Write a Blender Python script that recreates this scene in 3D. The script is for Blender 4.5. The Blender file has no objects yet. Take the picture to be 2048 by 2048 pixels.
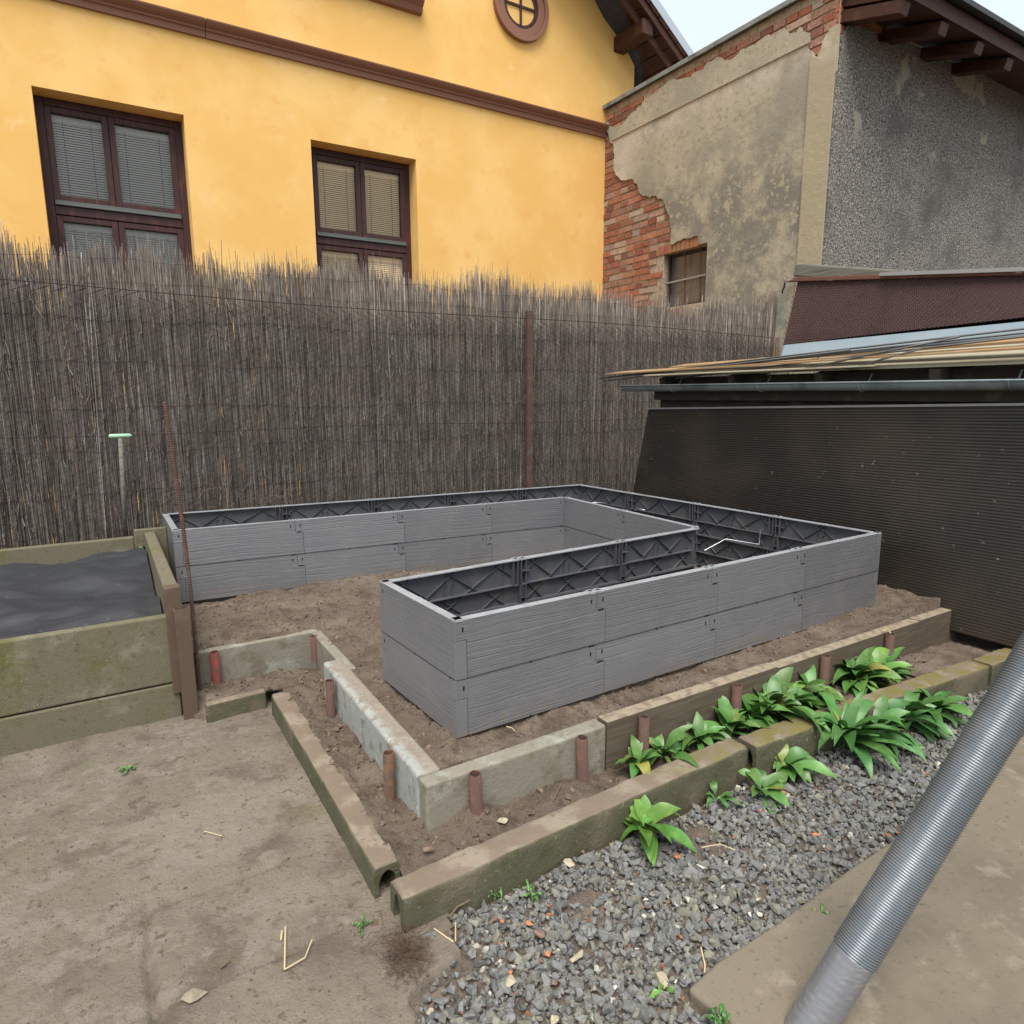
import bpy, bmesh, math, random
import numpy as np
from mathutils import Vector, Matrix
from mathutils.geometry import tessellate_polygon
random.seed(7); RNG = np.random.default_rng(7)
scene = bpy.context.scene
COL = scene.collection

# ------------------------------------------------------------------ camera, light, exposure
CAM = np.array([-0.8656, -1.7497, 1.0640]); FPX = 1331.45
YAW, PITCH, ROLL = .5512, .1745, -.0049
def axes():
    cy, sy, cp, sp = math.cos(YAW), math.sin(YAW), math.cos(PITCH), math.sin(PITCH)
    d = np.array([sy*cp, cy*cp, -sp]); r = np.array([cy, -sy, 0.]); u = np.cross(r, d)
    c, s = math.cos(ROLL), math.sin(ROLL)
    return c*r+s*u, -s*r+c*u, d
AR, AU, AD = axes()
cd = bpy.data.cameras.new('camera'); cam = bpy.data.objects.new('camera', cd); COL.objects.link(cam)
cd.sensor_width = 36; cd.lens = FPX/2048*36; cd.clip_start = .02; cd.clip_end = 3000
cam.matrix_world = Matrix(((AR[0], AU[0], -AD[0], CAM[0]), (AR[1], AU[1], -AD[1], CAM[1]), (AR[2], AU[2], -AD[2], CAM[2]), (0, 0, 0, 1)))
scene.camera = cam
SUN_EL, SUN_AZ = math.radians(62), math.radians(215)      # azimuth from +y clockwise
w = bpy.data.worlds.new('World'); scene.world = w; w.use_nodes = True
nt = w.node_tree; nt.nodes.clear()
sky = nt.nodes.new('ShaderNodeTexSky'); sky.sky_type = 'NISHITA'; sky.sun_disc = False
sky.sun_elevation = SUN_EL; sky.sun_rotation = SUN_AZ; sky.air_density = 1.0; sky.dust_density = 4.0; sky.ozone_density = 1.0
bg = nt.nodes.new('ShaderNodeBackground'); bg.inputs[1].default_value = .13
cloud = nt.nodes.new('ShaderNodeMix'); cloud.data_type = 'RGBA'; cloud.inputs[0].default_value = .80; cloud.inputs[7].default_value = (3.55, 3.95, 4.15, 1)   # thin even overcast over the blue
wo = nt.nodes.new('ShaderNodeOutputWorld'); nt.links.new(sky.outputs[0], cloud.inputs[6]); nt.links.new(cloud.outputs[2], bg.inputs[0]); nt.links.new(bg.outputs[0], wo.inputs[0])
sl = bpy.data.lights.new('sun', 'SUN'); sl.energy = 1.9; sl.angle = math.radians(32); sl.color = (1, .95, .88)
so = bpy.data.objects.new('sun', sl); COL.objects.link(so)
sd = Vector((math.sin(SUN_AZ)*math.cos(SUN_EL), math.cos(SUN_AZ)*math.cos(SUN_EL), math.sin(SUN_EL)))
so.rotation_euler = sd.to_track_quat('Z', 'Y').to_euler()
scene.view_settings.view_transform = 'Standard'; scene.view_settings.look = 'None'
scene.view_settings.exposure = 1.1; scene.view_settings.gamma = 1

# ------------------------------------------------------------------ survey: sight lines of the photograph met with real planes
def ray(x, y): return AD+(x-1024)/FPX*AR-(y-1024)/FPX*AU
def onz(x, y, z): w = ray(x, y); return CAM+w*(z-CAM[2])/w[2]
def onx(x, y, v): w = ray(x, y); return CAM+w*(v-CAM[0])/w[0]
def ony(x, y, v): w = ray(x, y); return CAM+w*(v-CAM[1])/w[1]

# ------------------------------------------------------------------ mesh helpers
class MB:
    def __init__(s): s.v = []; s.f = []; s.m = []; s.c = []; s.n = 0
    def add(s, vs, fs, mi=0, col=None):
        o = s.n; s.v.extend([tuple(p) for p in vs]); s.n += len(vs)
        s.f.extend([tuple(i+o for i in f) for f in fs]); s.m.extend([mi]*len(fs))
        s.c.extend([col if col is not None else (1, 1, 1)]*len(vs)); return s
    def box(s, a, b, mi=0, col=None, T=None):
        x0, y0, z0 = a; x1, y1, z1 = b
        x0, x1 = min(x0, x1), max(x0, x1); y0, y1 = min(y0, y1), max(y0, y1); z0, z1 = min(z0, z1), max(z0, z1)
        vs = [(x0,y0,z0),(x1,y0,z0),(x1,y1,z0),(x0,y1,z0),(x0,y0,z1),(x1,y0,z1),(x1,y1,z1),(x0,y1,z1)]
        if T: vs = [T(p) for p in vs]
        return s.add(vs, [(0,3,2,1),(4,5,6,7),(0,1,5,4),(1,2,6,5),(2,3,7,6),(3,0,4,7)], mi, col)
    def bar(s, p, q, w, h, up=(0,0,1), mi=0, col=None):
        p = Vector(p); q = Vector(q); d = (q-p).normalized(); u = Vector(up); sd_ = d.cross(u)
        if sd_.length < 1e-5: u = Vector((1,0,0)); sd_ = d.cross(u)
        sd_.normalize(); u = sd_.cross(d).normalized(); vs = []
        for e in (p, q):
            for a, b in ((-1,-1),(1,-1),(1,1),(-1,1)): vs.append(e+sd_*a*w/2+u*b*h/2)
        return s.add(vs, [(0,1,2,3),(7,6,5,4),(0,4,5,1),(1,5,6,2),(2,6,7,3),(3,7,4,0)], mi, col)
    def prism(s, pts, ext, mi=0, col=None):
        n = len(pts); P = [Vector(p) for p in pts]; Q = [p+Vector(ext) for p in P]
        tr = [tuple(t) for t in tessellate_polygon([P])]
        fs = tr+[(a+n, c+n, b+n) for a, b, c in tr]+[(i, (i+1) % n, n+(i+1) % n, n+i) for i in range(n)]
        return s.add(P+Q, fs, mi, col)
    def tube(s, path, r, n=8, mi=0, col=None, cap=True):
        P = [Vector(p) for p in path]; R = r if hasattr(r, '__len__') else [r]*len(P)
        d0 = (P[1]-P[0]).normalized(); a = d0.orthogonal().normalized(); vs = []
        for i, p in enumerate(P):
            d = ((P[min(i+1, len(P)-1)]-P[max(i-1, 0)])).normalized(); a = (a-d*a.dot(d)).normalized(); b = d.cross(a)
            for k in range(n):
                t = 2*math.pi*k/n; vs.append(p+(a*math.cos(t)+b*math.sin(t))*R[i])
        fs = [(i*n+k, i*n+(k+1) % n, (i+1)*n+(k+1) % n, (i+1)*n+k) for i in range(len(P)-1) for k in range(n)]
        if cap: fs += [tuple(range(n))[::-1], tuple(range((len(P)-1)*n, len(P)*n))]
        return s.add(vs, fs, mi, col)
    def build(s, name, mats, parent=None, bevel=0, smooth=False, seg=2):
        off = Vector(parent.location) if parent and parent.type == 'EMPTY' else (Vector(parent['_o']) if parent else Vector((0,0,0)))
        me = bpy.data.meshes.new(name)
        me.from_pydata([(a[0]-off[0], a[1]-off[1], a[2]-off[2]) for a in s.v], [], s.f)
        for m in (mats if isinstance(mats, (list, tuple)) else [mats]): me.materials.append(m)
        me.polygons.foreach_set('material_index', s.m)
        if smooth: me.polygons.foreach_set('use_smooth', [True]*len(s.f))
        if any(c != (1,1,1) for c in s.c):
            ca = me.color_attributes.new('col', 'FLOAT_COLOR', 'POINT')
            ca.data.foreach_set('color', [k for c in s.c for k in (c[0], c[1], c[2], 1)])
        me.update()
        bm = bmesh.new(); bm.from_mesh(me); bmesh.ops.recalc_face_normals(bm, faces=bm.faces) if len(bm.faces) < 60000 and not getattr(s, 'keep', False) else None; bm.to_mesh(me); bm.free()
        o = bpy.data.objects.new(name, me); COL.objects.link(o)
        if parent: o.parent = parent
        if bevel:
            b = o.modifiers.new('b', 'BEVEL'); b.width = bevel; b.segments = seg; b.limit_method = 'ANGLE'; b.angle_limit = .6; b.use_clamp_overlap = True
        return o
SUBOFF = {}
def part(mb, name, mats, parent, **k):
    """part of an Empty thing; sub-parts are parented to a part, whose origin is its thing's"""
    root = parent
    while root.parent: root = root.parent
    off = Vector(root.location)
    mb.v = [(a[0]-off[0], a[1]-off[1], a[2]-off[2]) for a in mb.v]
    o = mb.build(name, mats, None, **k); o.parent = parent; return o
def thing(name, label, cat, loc=(0,0,0), group=None):
    o = bpy.data.objects.new(name, None); COL.objects.link(o); o.location = loc; o.empty_display_size = .1
    o['label'] = label; o['category'] = cat
    if group: o['group'] = group
    return o
def tag(o, label, cat, group=None):
    o['label'] = label; o['category'] = cat
    if group: o['group'] = group
    return o
def struct(o): o['kind'] = 'structure'; return o
def stuff(o, label, cat): o['kind'] = 'stuff'; o['label'] = label; o['category'] = cat; return o

def _lat(ix, iy, seed):
    h = (ix.astype(np.int64)*374761393+iy.astype(np.int64)*668265263+seed*1442695) & 0xffffffff
    h = ((h ^ (h >> 13))*1274126177) & 0xffffffff
    return ((h ^ (h >> 16)) & 0xffff)/65535.*2-1
def vnoise(x, y, seed=0):
    x = np.asarray(x, float); y = np.asarray(y, float); ix = np.floor(x); iy = np.floor(y); fx = x-ix; fy = y-iy
    fx = fx*fx*(3-2*fx); fy = fy*fy*(3-2*fy); ix = ix.astype(int); iy = iy.astype(int)
    return ((_lat(ix,iy,seed)*(1-fx)+_lat(ix+1,iy,seed)*fx)*(1-fy)+(_lat(ix,iy+1,seed)*(1-fx)+_lat(ix+1,iy+1,seed)*fx)*fy)
def fbm(x, y, scale, octs=4, seed=0, gain=.5):
    t = 0; a = 1
    for o in range(octs): t = t+a*vnoise(np.asarray(x)*scale*2**o, np.asarray(y)*scale*2**o, seed+o*17); a *= gain
    return t

# ------------------------------------------------------------------ materials
def mat(name, base, rough=.85, layers=(), bumps=(), attr=0, metal=0, spec=.3, vecscale=None, trans=None, builder=None):
    """layers: (scale, colour, lo, hi, (sx,sy,sz), detail, kind);  bumps: (scale, strength, distance, (sx,sy,sz), kind)"""
    m = bpy.data.materials.new(name); m.use_nodes = True; n = m.node_tree; N = n.nodes; Lk = n.links.new
    b = N['Principled BSDF']; b.inputs['Roughness'].default_value = rough; b.inputs['Metallic'].default_value = metal
    b.inputs['Specular IOR Level'].default_value = spec
    geo = N.new('ShaderNodeNewGeometry')
    def coords(sc):
        mp = N.new('ShaderNodeMapping'); mp.inputs['Scale'].default_value = sc or (1,1,1)
        Lk(geo.outputs['Position'], mp.inputs['Vector']); return mp.outputs[0]
    def tex(kind, scale, sc, det=6):
        if kind == 'vor':
            t = N.new('ShaderNodeTexVoronoi'); t.inputs['Scale'].default_value = scale; out = t.outputs['Distance']
        elif kind == 'vorc':
            t = N.new('ShaderNodeTexVoronoi'); t.inputs['Scale'].default_value = scale; out = t.outputs['Color']
        else:
            t = N.new('ShaderNodeTexNoise'); t.inputs['Scale'].default_value = scale; t.inputs['Detail'].default_value = det; t.inputs['Roughness'].default_value = .62; out = t.outputs['Fac']
        Lk(coords(sc), t.inputs['Vector']); return out
    rgb = N.new('ShaderNodeRGB'); rgb.outputs[0].default_value = (*base, 1); cur = rgb.outputs[0]
    for l in layers:
        scale, colr, lo, hi = l[:4]; sc = l[4] if len(l) > 4 else None; det = l[5] if len(l) > 5 else 6; kind = l[6] if len(l) > 6 else 'noise'
        mr = N.new('ShaderNodeMapRange'); mr.interpolation_type = 'SMOOTHSTEP'; Lk(tex(kind, scale, sc, det), mr.inputs[0]); mr.inputs[1].default_value = lo; mr.inputs[2].default_value = hi
        mx = N.new('ShaderNodeMix'); mx.data_type = 'RGBA'; Lk(mr.outputs[0], mx.inputs[0]); Lk(cur, mx.inputs[6]); mx.inputs[7].default_value = (*colr, 1); cur = mx.outputs[2]
    if attr:
        a = N.new('ShaderNodeAttribute'); a.attribute_name = 'col'
        mx = N.new('ShaderNodeMix'); mx.data_type = 'RGBA'; mx.blend_type = 'MULTIPLY'; mx.inputs[0].default_value = attr; Lk(cur, mx.inputs[6]); Lk(a.outputs['Color'], mx.inputs[7]); cur = mx.outputs[2]
    if builder: cur = builder(m, N, Lk, cur, geo)
    Lk(cur, b.inputs['Base Color'])
    prev = None
    for bp in bumps:
        scale, st, dist = bp[:3]; sc = bp[3] if len(bp) > 3 else None; kind = bp[4] if len(bp) > 4 else 'noise'
        bn = N.new('ShaderNodeBump'); bn.inputs['Strength'].default_value = st; bn.inputs['Distance'].default_value = dist
        Lk(tex(kind, scale, sc), bn.inputs['Height'])
        if prev: Lk(prev, bn.inputs['Normal'])
        prev = bn.outputs[0]
    if prev: Lk(prev, b.inputs['Normal'])
    return m
def zmask(N, Lk, geo, axis, lo, hi):
    s = N.new('ShaderNodeSeparateXYZ'); Lk(geo.outputs['Position'], s.inputs[0]); mr = N.new('ShaderNodeMapRange'); mr.interpolation_type = 'SMOOTHSTEP'
    Lk(s.outputs[axis], mr.inputs[0]); mr.inputs[1].default_value = lo; mr.inputs[2].default_value = hi; return mr.outputs[0]
def mixc(N, Lk, f, a, colr, blend='MIX'):
    mx = N.new('ShaderNodeMix'); mx.data_type = 'RGBA'; mx.blend_type = blend; Lk(f, mx.inputs[0]) if not isinstance(f, float) else None
    if isinstance(f, float): mx.inputs[0].default_value = f
    Lk(a, mx.inputs[6])
    if isinstance(colr, tuple): mx.inputs[7].default_value = (*colr, 1)
    else: Lk(colr, mx.inputs[7])
    return mx.outputs[2]
def math_(N, Lk, op, a, b_):
    m = N.new('ShaderNodeMath'); m.operation = op
    for i, q in enumerate((a, b_)):
        if isinstance(q, (int, float)): m.inputs[i].default_value = q
        else: Lk(q, m.inputs[i])
    return m.outputs[0]

M = {}
M['soil'] = mat('soil', (.146,.112,.085), .95, [(3, (.20,.158,.122), .45, .65), (22, (.085,.060,.044), .56, .7), (120, (.25,.20,.155), .60, .70), (9, (.105,.075,.054), .48, .66)], [(40, .9, .016), (110, .9, .009), (300, .7, .003)])
M['clod'] = mat('clod', (.175,.130,.096), .95, [(30, (.12,.088,.064), .45, .65)], [(200, .6, .003)], attr=1)
M['path'] = mat('path', (.178,.147,.116), .93, [(1.7, (.225,.19,.15), .45, .62), (5, (.128,.102,.08), .50, .66), (12, (.21,.18,.145), .52, .62), (28, (.12,.088,.063), .58, .70), (160, (.28,.235,.185), .62, .72), (2.6, (.165,.148,.09), .56, .70)], [(9, .4, .014), (45, .9, .010), (150, 1, .005)])
M['gravelbase'] = mat('gravelbase', (.125,.098,.076), .95, [(14, (.19,.14,.105), .5, .66), (120, (.07,.065,.06), .5, .62)], [(120, .8, .008)])
M['stone'] = mat('stone', (1,1,1), .8, [(90, (.72,.72,.70), .45, .65), (420, (1.2,1.18,1.12), .6, .72)], [(300, .3, .002)], attr=1)
M['concrete'] = mat('concrete', (.235,.212,.168), .92, [(5, (.31,.305,.255), .48, .64), (9, (.17,.15,.11), .50, .64), (60, (.20,.175,.135), .55, .7), (14, (.165,.16,.10), .60, .72), (260, (.42,.40,.34), .66, .72)], [(25, .5, .006), (120, .7, .003), (400, .6, .0015)])
def white_edge(m, N, Lk, cur, geo):
    t = N.new('ShaderNodeTexNoise'); t.inputs['Scale'].default_value = 22; t.inputs['Detail'].default_value = 8; Lk(geo.outputs['Position'], t.inputs['Vector'])
    m2 = N.new('ShaderNodeMapRange'); m2.interpolation_type = 'SMOOTHSTEP'; Lk(t.outputs[0], m2.inputs[0]); m2.inputs[1].default_value = .50; m2.inputs[2].default_value = .38
    t3 = N.new('ShaderNodeTexNoise'); t3.inputs['Scale'].default_value = 90; t3.inputs['Detail'].default_value = 6; Lk(geo.outputs['Position'], t3.inputs['Vector'])
    m3 = N.new('ShaderNodeMapRange'); Lk(t3.outputs[0], m3.inputs[0]); m3.inputs[1].default_value = .45; m3.inputs[2].default_value = .65; m3.inputs[3].default_value = .6
    core = math_(N, Lk, 'MULTIPLY', zmask(N, Lk, geo, 0, -.176, -.150), zmask(N, Lk, geo, 2, -.012, -.003))
    c = mixc(N, Lk, math_(N, Lk, 'MULTIPLY', math_(N, Lk, 'MAXIMUM', core, math_(N, Lk, 'MULTIPLY', zmask(N, Lk, geo, 2, -.012, -.003), m2.outputs[0])), m3.outputs[0]), cur, (.235,.18,.135)); return c
M['palecon'] = mat('pale_concrete', (.31,.32,.30), .9, [(8, (.40,.41,.385), .5, .64), (16, (.21,.205,.165), .50, .64), (45, (.46,.455,.42), .6, .7), (200, (.38,.36,.31), .6, .7)], [(40, .4, .004), (200, .5, .002)], builder=white_edge)
def dirt_top(c2, lo=-.135, hi=-.122, mossc=(.17,.17,.085)):
    def f(m, N, Lk, cur, geo):
        s = N.new('ShaderNodeSeparateXYZ'); Lk(geo.outputs['Normal'], s.inputs[0])
        mr = N.new('ShaderNodeMapRange'); mr.interpolation_type = 'SMOOTHSTEP'; Lk(s.outputs[2], mr.inputs[0]); mr.inputs[1].default_value = .35; mr.inputs[2].default_value = .85
        t = N.new('ShaderNodeTexNoise'); t.inputs['Scale'].default_value = 7; t.inputs['Detail'].default_value = 8; Lk(geo.outputs['Position'], t.inputs['Vector'])
        m2 = N.new('ShaderNodeMapRange'); Lk(t.outputs[0], m2.inputs[0]); m2.inputs[1].default_value = .40; m2.inputs[2].default_value = .62
        side = mixc(N, Lk, m2.outputs[0], cur, mossc)
        return mixc(N, Lk, mr.outputs[0], side, c2)
    return f
M['kerb'] = mat('kerb', (.19,.185,.125), .93, [(20, (.125,.13,.075), .5, .66), (3.2, (.21,.20,.13), .5, .7)], [(30, .35, .004), (170, .6, .003)], builder=dirt_top(None) if False else None)
def kerbb(m, N, Lk, cur, geo):
    s = N.new('ShaderNodeSeparateXYZ'); Lk(geo.outputs['Normal'], s.inputs[0])
    mr = N.new('ShaderNodeMapRange'); mr.interpolation_type = 'SMOOTHSTEP'; Lk(s.outputs[2], mr.inputs[0]); mr.inputs[1].default_value = .45; mr.inputs[2].default_value = .9
    def nz(sc, lo, hi):
        t = N.new('ShaderNodeTexNoise'); t.inputs['Scale'].default_value = sc; t.inputs['Detail'].default_value = 8; Lk(geo.outputs['Position'], t.inputs['Vector'])
        m2 = N.new('ShaderNodeMapRange'); m2.interpolation_type = 'SMOOTHSTEP'; Lk(t.outputs[0], m2.inputs[0]); m2.inputs[1].default_value = lo; m2.inputs[2].default_value = hi; return m2.outputs[0]
    top = N.new('ShaderNodeRGB'); top.outputs[0].default_value = (.19,.148,.11, 1); tc = top.outputs[0]
    tc = mixc(N, Lk, nz(9, .46, .62), tc, (.26,.215,.165)); tc = mixc(N, Lk, nz(60, .55, .68), tc, (.19,.145,.105))
    moss = math_(N, Lk, 'MULTIPLY', nz(14, .35, .6), zmask(N, Lk, geo, 0, .35, .95)); tc = mixc(N, Lk, moss, tc, (.165,.14,.05))
    return mixc(N, Lk, mr.outputs[0], cur, tc)
M['kerb'] = mat('kerb_block', (.098,.092,.056), .93, [(20, (.068,.072,.034), .5, .66), (5, (.155,.13,.09), .46, .64), (70, (.20,.185,.13), .6, .7)], [(24, .6, .007), (110, .8, .004), (380, .7, .002)], builder=kerbb)
M['mossy'] = mat('mossy_concrete', (.150,.130,.088), .93, [(3, (.115,.115,.042), .48, .66), (7, (.20,.185,.13), .55, .7), (40, (.10,.095,.055), .54, .68), (200, (.36,.34,.26), .62, .72)], [(30, .4, .005), (170, .6, .003)])
M['brownpost'] = mat('painted_brown_post', (.105,.072,.05), .6, [(12, (.14,.10,.075), .5, .7), (60, (.22,.19,.15), .68, .76)], [(60, .2, .002)])
def boardb(m, N, Lk, cur, geo):
    s = N.new('ShaderNodeSeparateXYZ'); Lk(geo.outputs['Normal'], s.inputs[0])
    mr = N.new('ShaderNodeMapRange'); mr.interpolation_type = 'SMOOTHSTEP'; Lk(s.outputs[2], mr.inputs[0]); mr.inputs[1].default_value = .45; mr.inputs[2].default_value = .9
    t = N.new('ShaderNodeTexNoise'); t.inputs['Scale'].default_value = 30; t.inputs['Detail'].default_value = 8; Lk(geo.outputs['Position'], t.inputs['Vector'])
    m2 = N.new('ShaderNodeMapRange'); Lk(t.outputs[0], m2.inputs[0]); m2.inputs[1].default_value = .45; m2.inputs[2].default_value = .65
    c = N.new('ShaderNodeRGB'); c.outputs[0].default_value = (.29,.24,.17,1); tc = mixc(N, Lk, m2.outputs[0], c.outputs[0], (.19,.145,.105))
    return mixc(N, Lk, mr.outputs[0], cur, tc)
M['board'] = mat('weathered_board', (.095,.075,.053), .85, [(6, (.125,.10,.07), .45, .65, (1,1,8)), (30, (.08,.062,.045), .5, .7, (.15,1,2.5))], [(40, .4, .003, (.12,1,3))], builder=boardb)
M['boardtop'] = M['board']
M['rust'] = mat('rusty_steel', (.095,.052,.040), .8, [(18, (.14,.065,.042), .5, .66), (60, (.07,.05,.045), .52, .68), (9, (.10,.085,.08), .55, .68)], [(120, .5, .002)])
M['redrust'] = mat('red_painted_steel', (.19,.045,.033), .75, [(30, (.10,.05,.04), .46, .62)], [(120, .4, .002)])
M['orangerust'] = mat('orange_rust', (.135,.068,.034), .85, [(26, (.08,.055,.042), .46, .62), (50, (.10,.14,.12), .62, .7)], [(120, .5, .002)])
M['dark'] = mat('dark_gap', (.012,.011,.011), .9)
# plastic with embossed wood grain running along the panels
def plastic(name, grain=True):
    m = bpy.data.materials.new(name); m.use_nodes = True; N = m.node_tree.nodes; Lk = m.node_tree.links.new; b = N['Principled BSDF']
    b.inputs['Roughness'].default_value = .36; b.inputs['Specular IOR Level'].default_value = .7
    geo = N.new('ShaderNodeNewGeometry'); s = N.new('ShaderNodeSeparateXYZ'); Lk(geo.outputs['Position'], s.inputs[0])
    a = N.new('ShaderNodeAttribute'); a.attribute_name = 'col'
    run = math_(N, Lk, 'ADD', s.outputs[0], s.outputs[1])
    sa = N.new('ShaderNodeSeparateColor'); Lk(a.outputs['Color'], sa.inputs[0])
    base = N.new('ShaderNodeMix'); base.data_type = 'RGBA'; base.blend_type = 'MULTIPLY'; base.inputs[0].default_value = 1
    base.inputs[6].default_value = (.148,.150,.161, 1)
    gr = N.new('ShaderNodeCombineColor'); [Lk(sa.outputs[0], gr.inputs[i]) for i in range(3)]; Lk(gr.outputs[0], base.inputs[7])
    t = N.new('ShaderNodeTexNoise'); t.inputs['Scale'].default_value = 9; t.inputs['Detail'].default_value = 8; Lk(geo.outputs['Position'], t.inputs['Vector'])
    mr = N.new('ShaderNodeMapRange'); Lk(t.outputs[0], mr.inputs[0]); mr.inputs[1].default_value = .5; mr.inputs[2].default_value = .75
    mr.inputs[4].default_value = .35
    cur = mixc(N, Lk, mr.outputs[0], base.outputs[2], (.22,.20,.185)); 
    t5 = N.new('ShaderNodeTexNoise'); t5.inputs['Scale'].default_value = 38; t5.inputs['Detail'].default_value = 8; Lk(geo.outputs['Position'], t5.inputs['Vector'])
    m5 = N.new('ShaderNodeMapRange'); Lk(t5.outputs[0], m5.inputs[0]); m5.inputs[1].default_value = .42; m5.inputs[2].default_value = .62; m5.inputs[4].default_value = .8
    cur = mixc(N, Lk, math_(N, Lk, 'MULTIPLY', m5.outputs[0], zmask(N, Lk, geo, 2, .075, .0)), cur, (.19,.145,.11))
    t6 = N.new('ShaderNodeTexNoise'); t6.inputs['Scale'].default_value = 3.; t6.inputs['Detail'].default_value = 4; Lk(geo.outputs['Position'], t6.inputs['Vector'])
    m6 = N.new('ShaderNodeMapRange'); Lk(t6.outputs[0], m6.inputs[0]); m6.inputs[1].default_value = .35; m6.inputs[2].default_value = .7; m6.inputs[4].default_value = .35; cur = mixc(N, Lk, m6.outputs[0], cur, (.20,.198,.20))
    if grain:
        cv = N.new('ShaderNodeCombineXYZ'); Lk(math_(N, Lk, 'MULTIPLY', run, 4.), cv.inputs[0]); Lk(math_(N, Lk, 'MULTIPLY', s.outputs[2], 14.), cv.inputs[1]); Lk(math_(N, Lk, 'MULTIPLY', sa.outputs[1], 40.), cv.inputs[2])
        n1 = N.new('ShaderNodeTexNoise'); n1.inputs['Scale'].default_value = .8; n1.inputs['Detail'].default_value = 2; Lk(cv.outputs[0], n1.inputs['Vector'])
        zz = math_(N, Lk, 'ADD', math_(N, Lk, 'MULTIPLY', s.outputs[2], 200.), math_(N, Lk, 'MULTIPLY', n1.outputs[0], 6.))
        cv2 = N.new('ShaderNodeCombineXYZ'); Lk(math_(N, Lk, 'MULTIPLY', run, 2.2), cv2.inputs[0]); Lk(zz, cv2.inputs[1]); Lk(math_(N, Lk, 'MULTIPLY', sa.outputs[1], 40.), cv2.inputs[2])
        n2 = N.new('ShaderNodeTexNoise'); n2.inputs['Scale'].default_value = 1.0; n2.inputs['Detail'].default_value = 4; n2.inputs['Roughness'].default_value = .55; Lk(cv2.outputs[0], n2.inputs['Vector'])
        mg = N.new('ShaderNodeMapRange'); mg.interpolation_type = 'SMOOTHSTEP'; Lk(n2.outputs[0], mg.inputs[0]); mg.inputs[1].default_value = .36; mg.inputs[2].default_value = .52
        bn = N.new('ShaderNodeBump'); bn.inputs['Strength'].default_value = .55; bn.inputs['Distance'].default_value = .0018; Lk(mg.outputs[0], bn.inputs['Height']); Lk(bn.outputs[0], b.inputs['Normal'])
    Lk(cur, b.inputs['Base Color']); return m
M['rim'] = mat('skylit_plastic_rim', (.33,.345,.37), .3, [(9, (.27,.275,.29), .45, .65), (60, (.40,.41,.42), .58, .7)], spec=.6)  # paler copy of the grey plastic: sky light on the top flange painted in
M['plastic'] = plastic('grey_plastic_woodgrain'); M['plasticflat'] = plastic('grey_plastic_smooth', False)
M['inner'] = mat('shaded_plastic_inside', (.082,.084,.093), .45, [(9, (.12,.115,.11), .5, .7)], spec=.4)  # same plastic darkened, the shade inside the bed is put into the colour
M['reed'] = mat('reed', (1,1,1), .8, [(60, (.6,.57,.54), .45, .62, (1,1,.12)), (7, (.74,.72,.70), .45, .65)], [], attr=1)
M['wire'] = mat('dull_wire', (.024,.019,.017), .7, metal=.3)
M['galv'] = mat('galvanised_wire', (.62,.64,.66), .35, metal=.9, spec=.5)
M['yellow'] = mat('yellow_render', (.80,.475,.145), .92, [(1.1, (.86,.55,.20), .42, .66), (5, (.79,.445,.14), .52, .72), (150, (.73,.41,.13), .60, .70), (2.3, (.87,.57,.25), .60, .74)], [(170, .35, .004), (12, .12, .01)])
M['cornice'] = mat('brown_moulding', (.26,.125,.083), .8, [(5, (.26,.13,.085), .5, .7), (45, (.34,.25,.20), .70, .74)], [(90, .2, .002)])
M['winwood'] = mat('dark_stained_wood', (.052,.022,.022), .45, [(20, (.10,.035,.028), .5, .68, (1,1,.2))], [(60, .15, .001)])
M['winrail'] = mat('grey_weather_bar', (.12,.13,.12), .5, metal=.4)
M['blind'] = mat('beige_blind', (.85,.63,.34), .6)
M['blindg'] = mat('grey_blind', (.50,.48,.42), .6)
M['room'] = mat('room_dark', (.03,.025,.02), .9)
M['soffit'] = mat('dark_soffit_board', (.055,.022,.014), .6, [(12, (.085,.035,.022), .5, .65)], [(50, .3, .002)])
M['metalwhite'] = mat('pale_sheet_metal', (.50,.52,.55), .35, metal=.6)
M['slate'] = mat('roof_slate', (.05,.05,.055), .7, [(30, (.09,.085,.08), .5, .7)])
M['brick'] = mat('old_brick', (1,1,1), .92, [(45, (.62,.55,.5), .5, .66), (18, (1.15,1.45,1.5), .55, .66), (5, (.9,1.1,1.15), .5, .62)], [(60, .6, .006), (220, .5, .002)], attr=1)
M['mortar'] = mat('lime_mortar', (.40,.34,.26), .95, [(30, (.27,.22,.165), .45, .65), (9, (.30,.17,.115), .52, .66)], [(60, .8, .01)])
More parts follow.
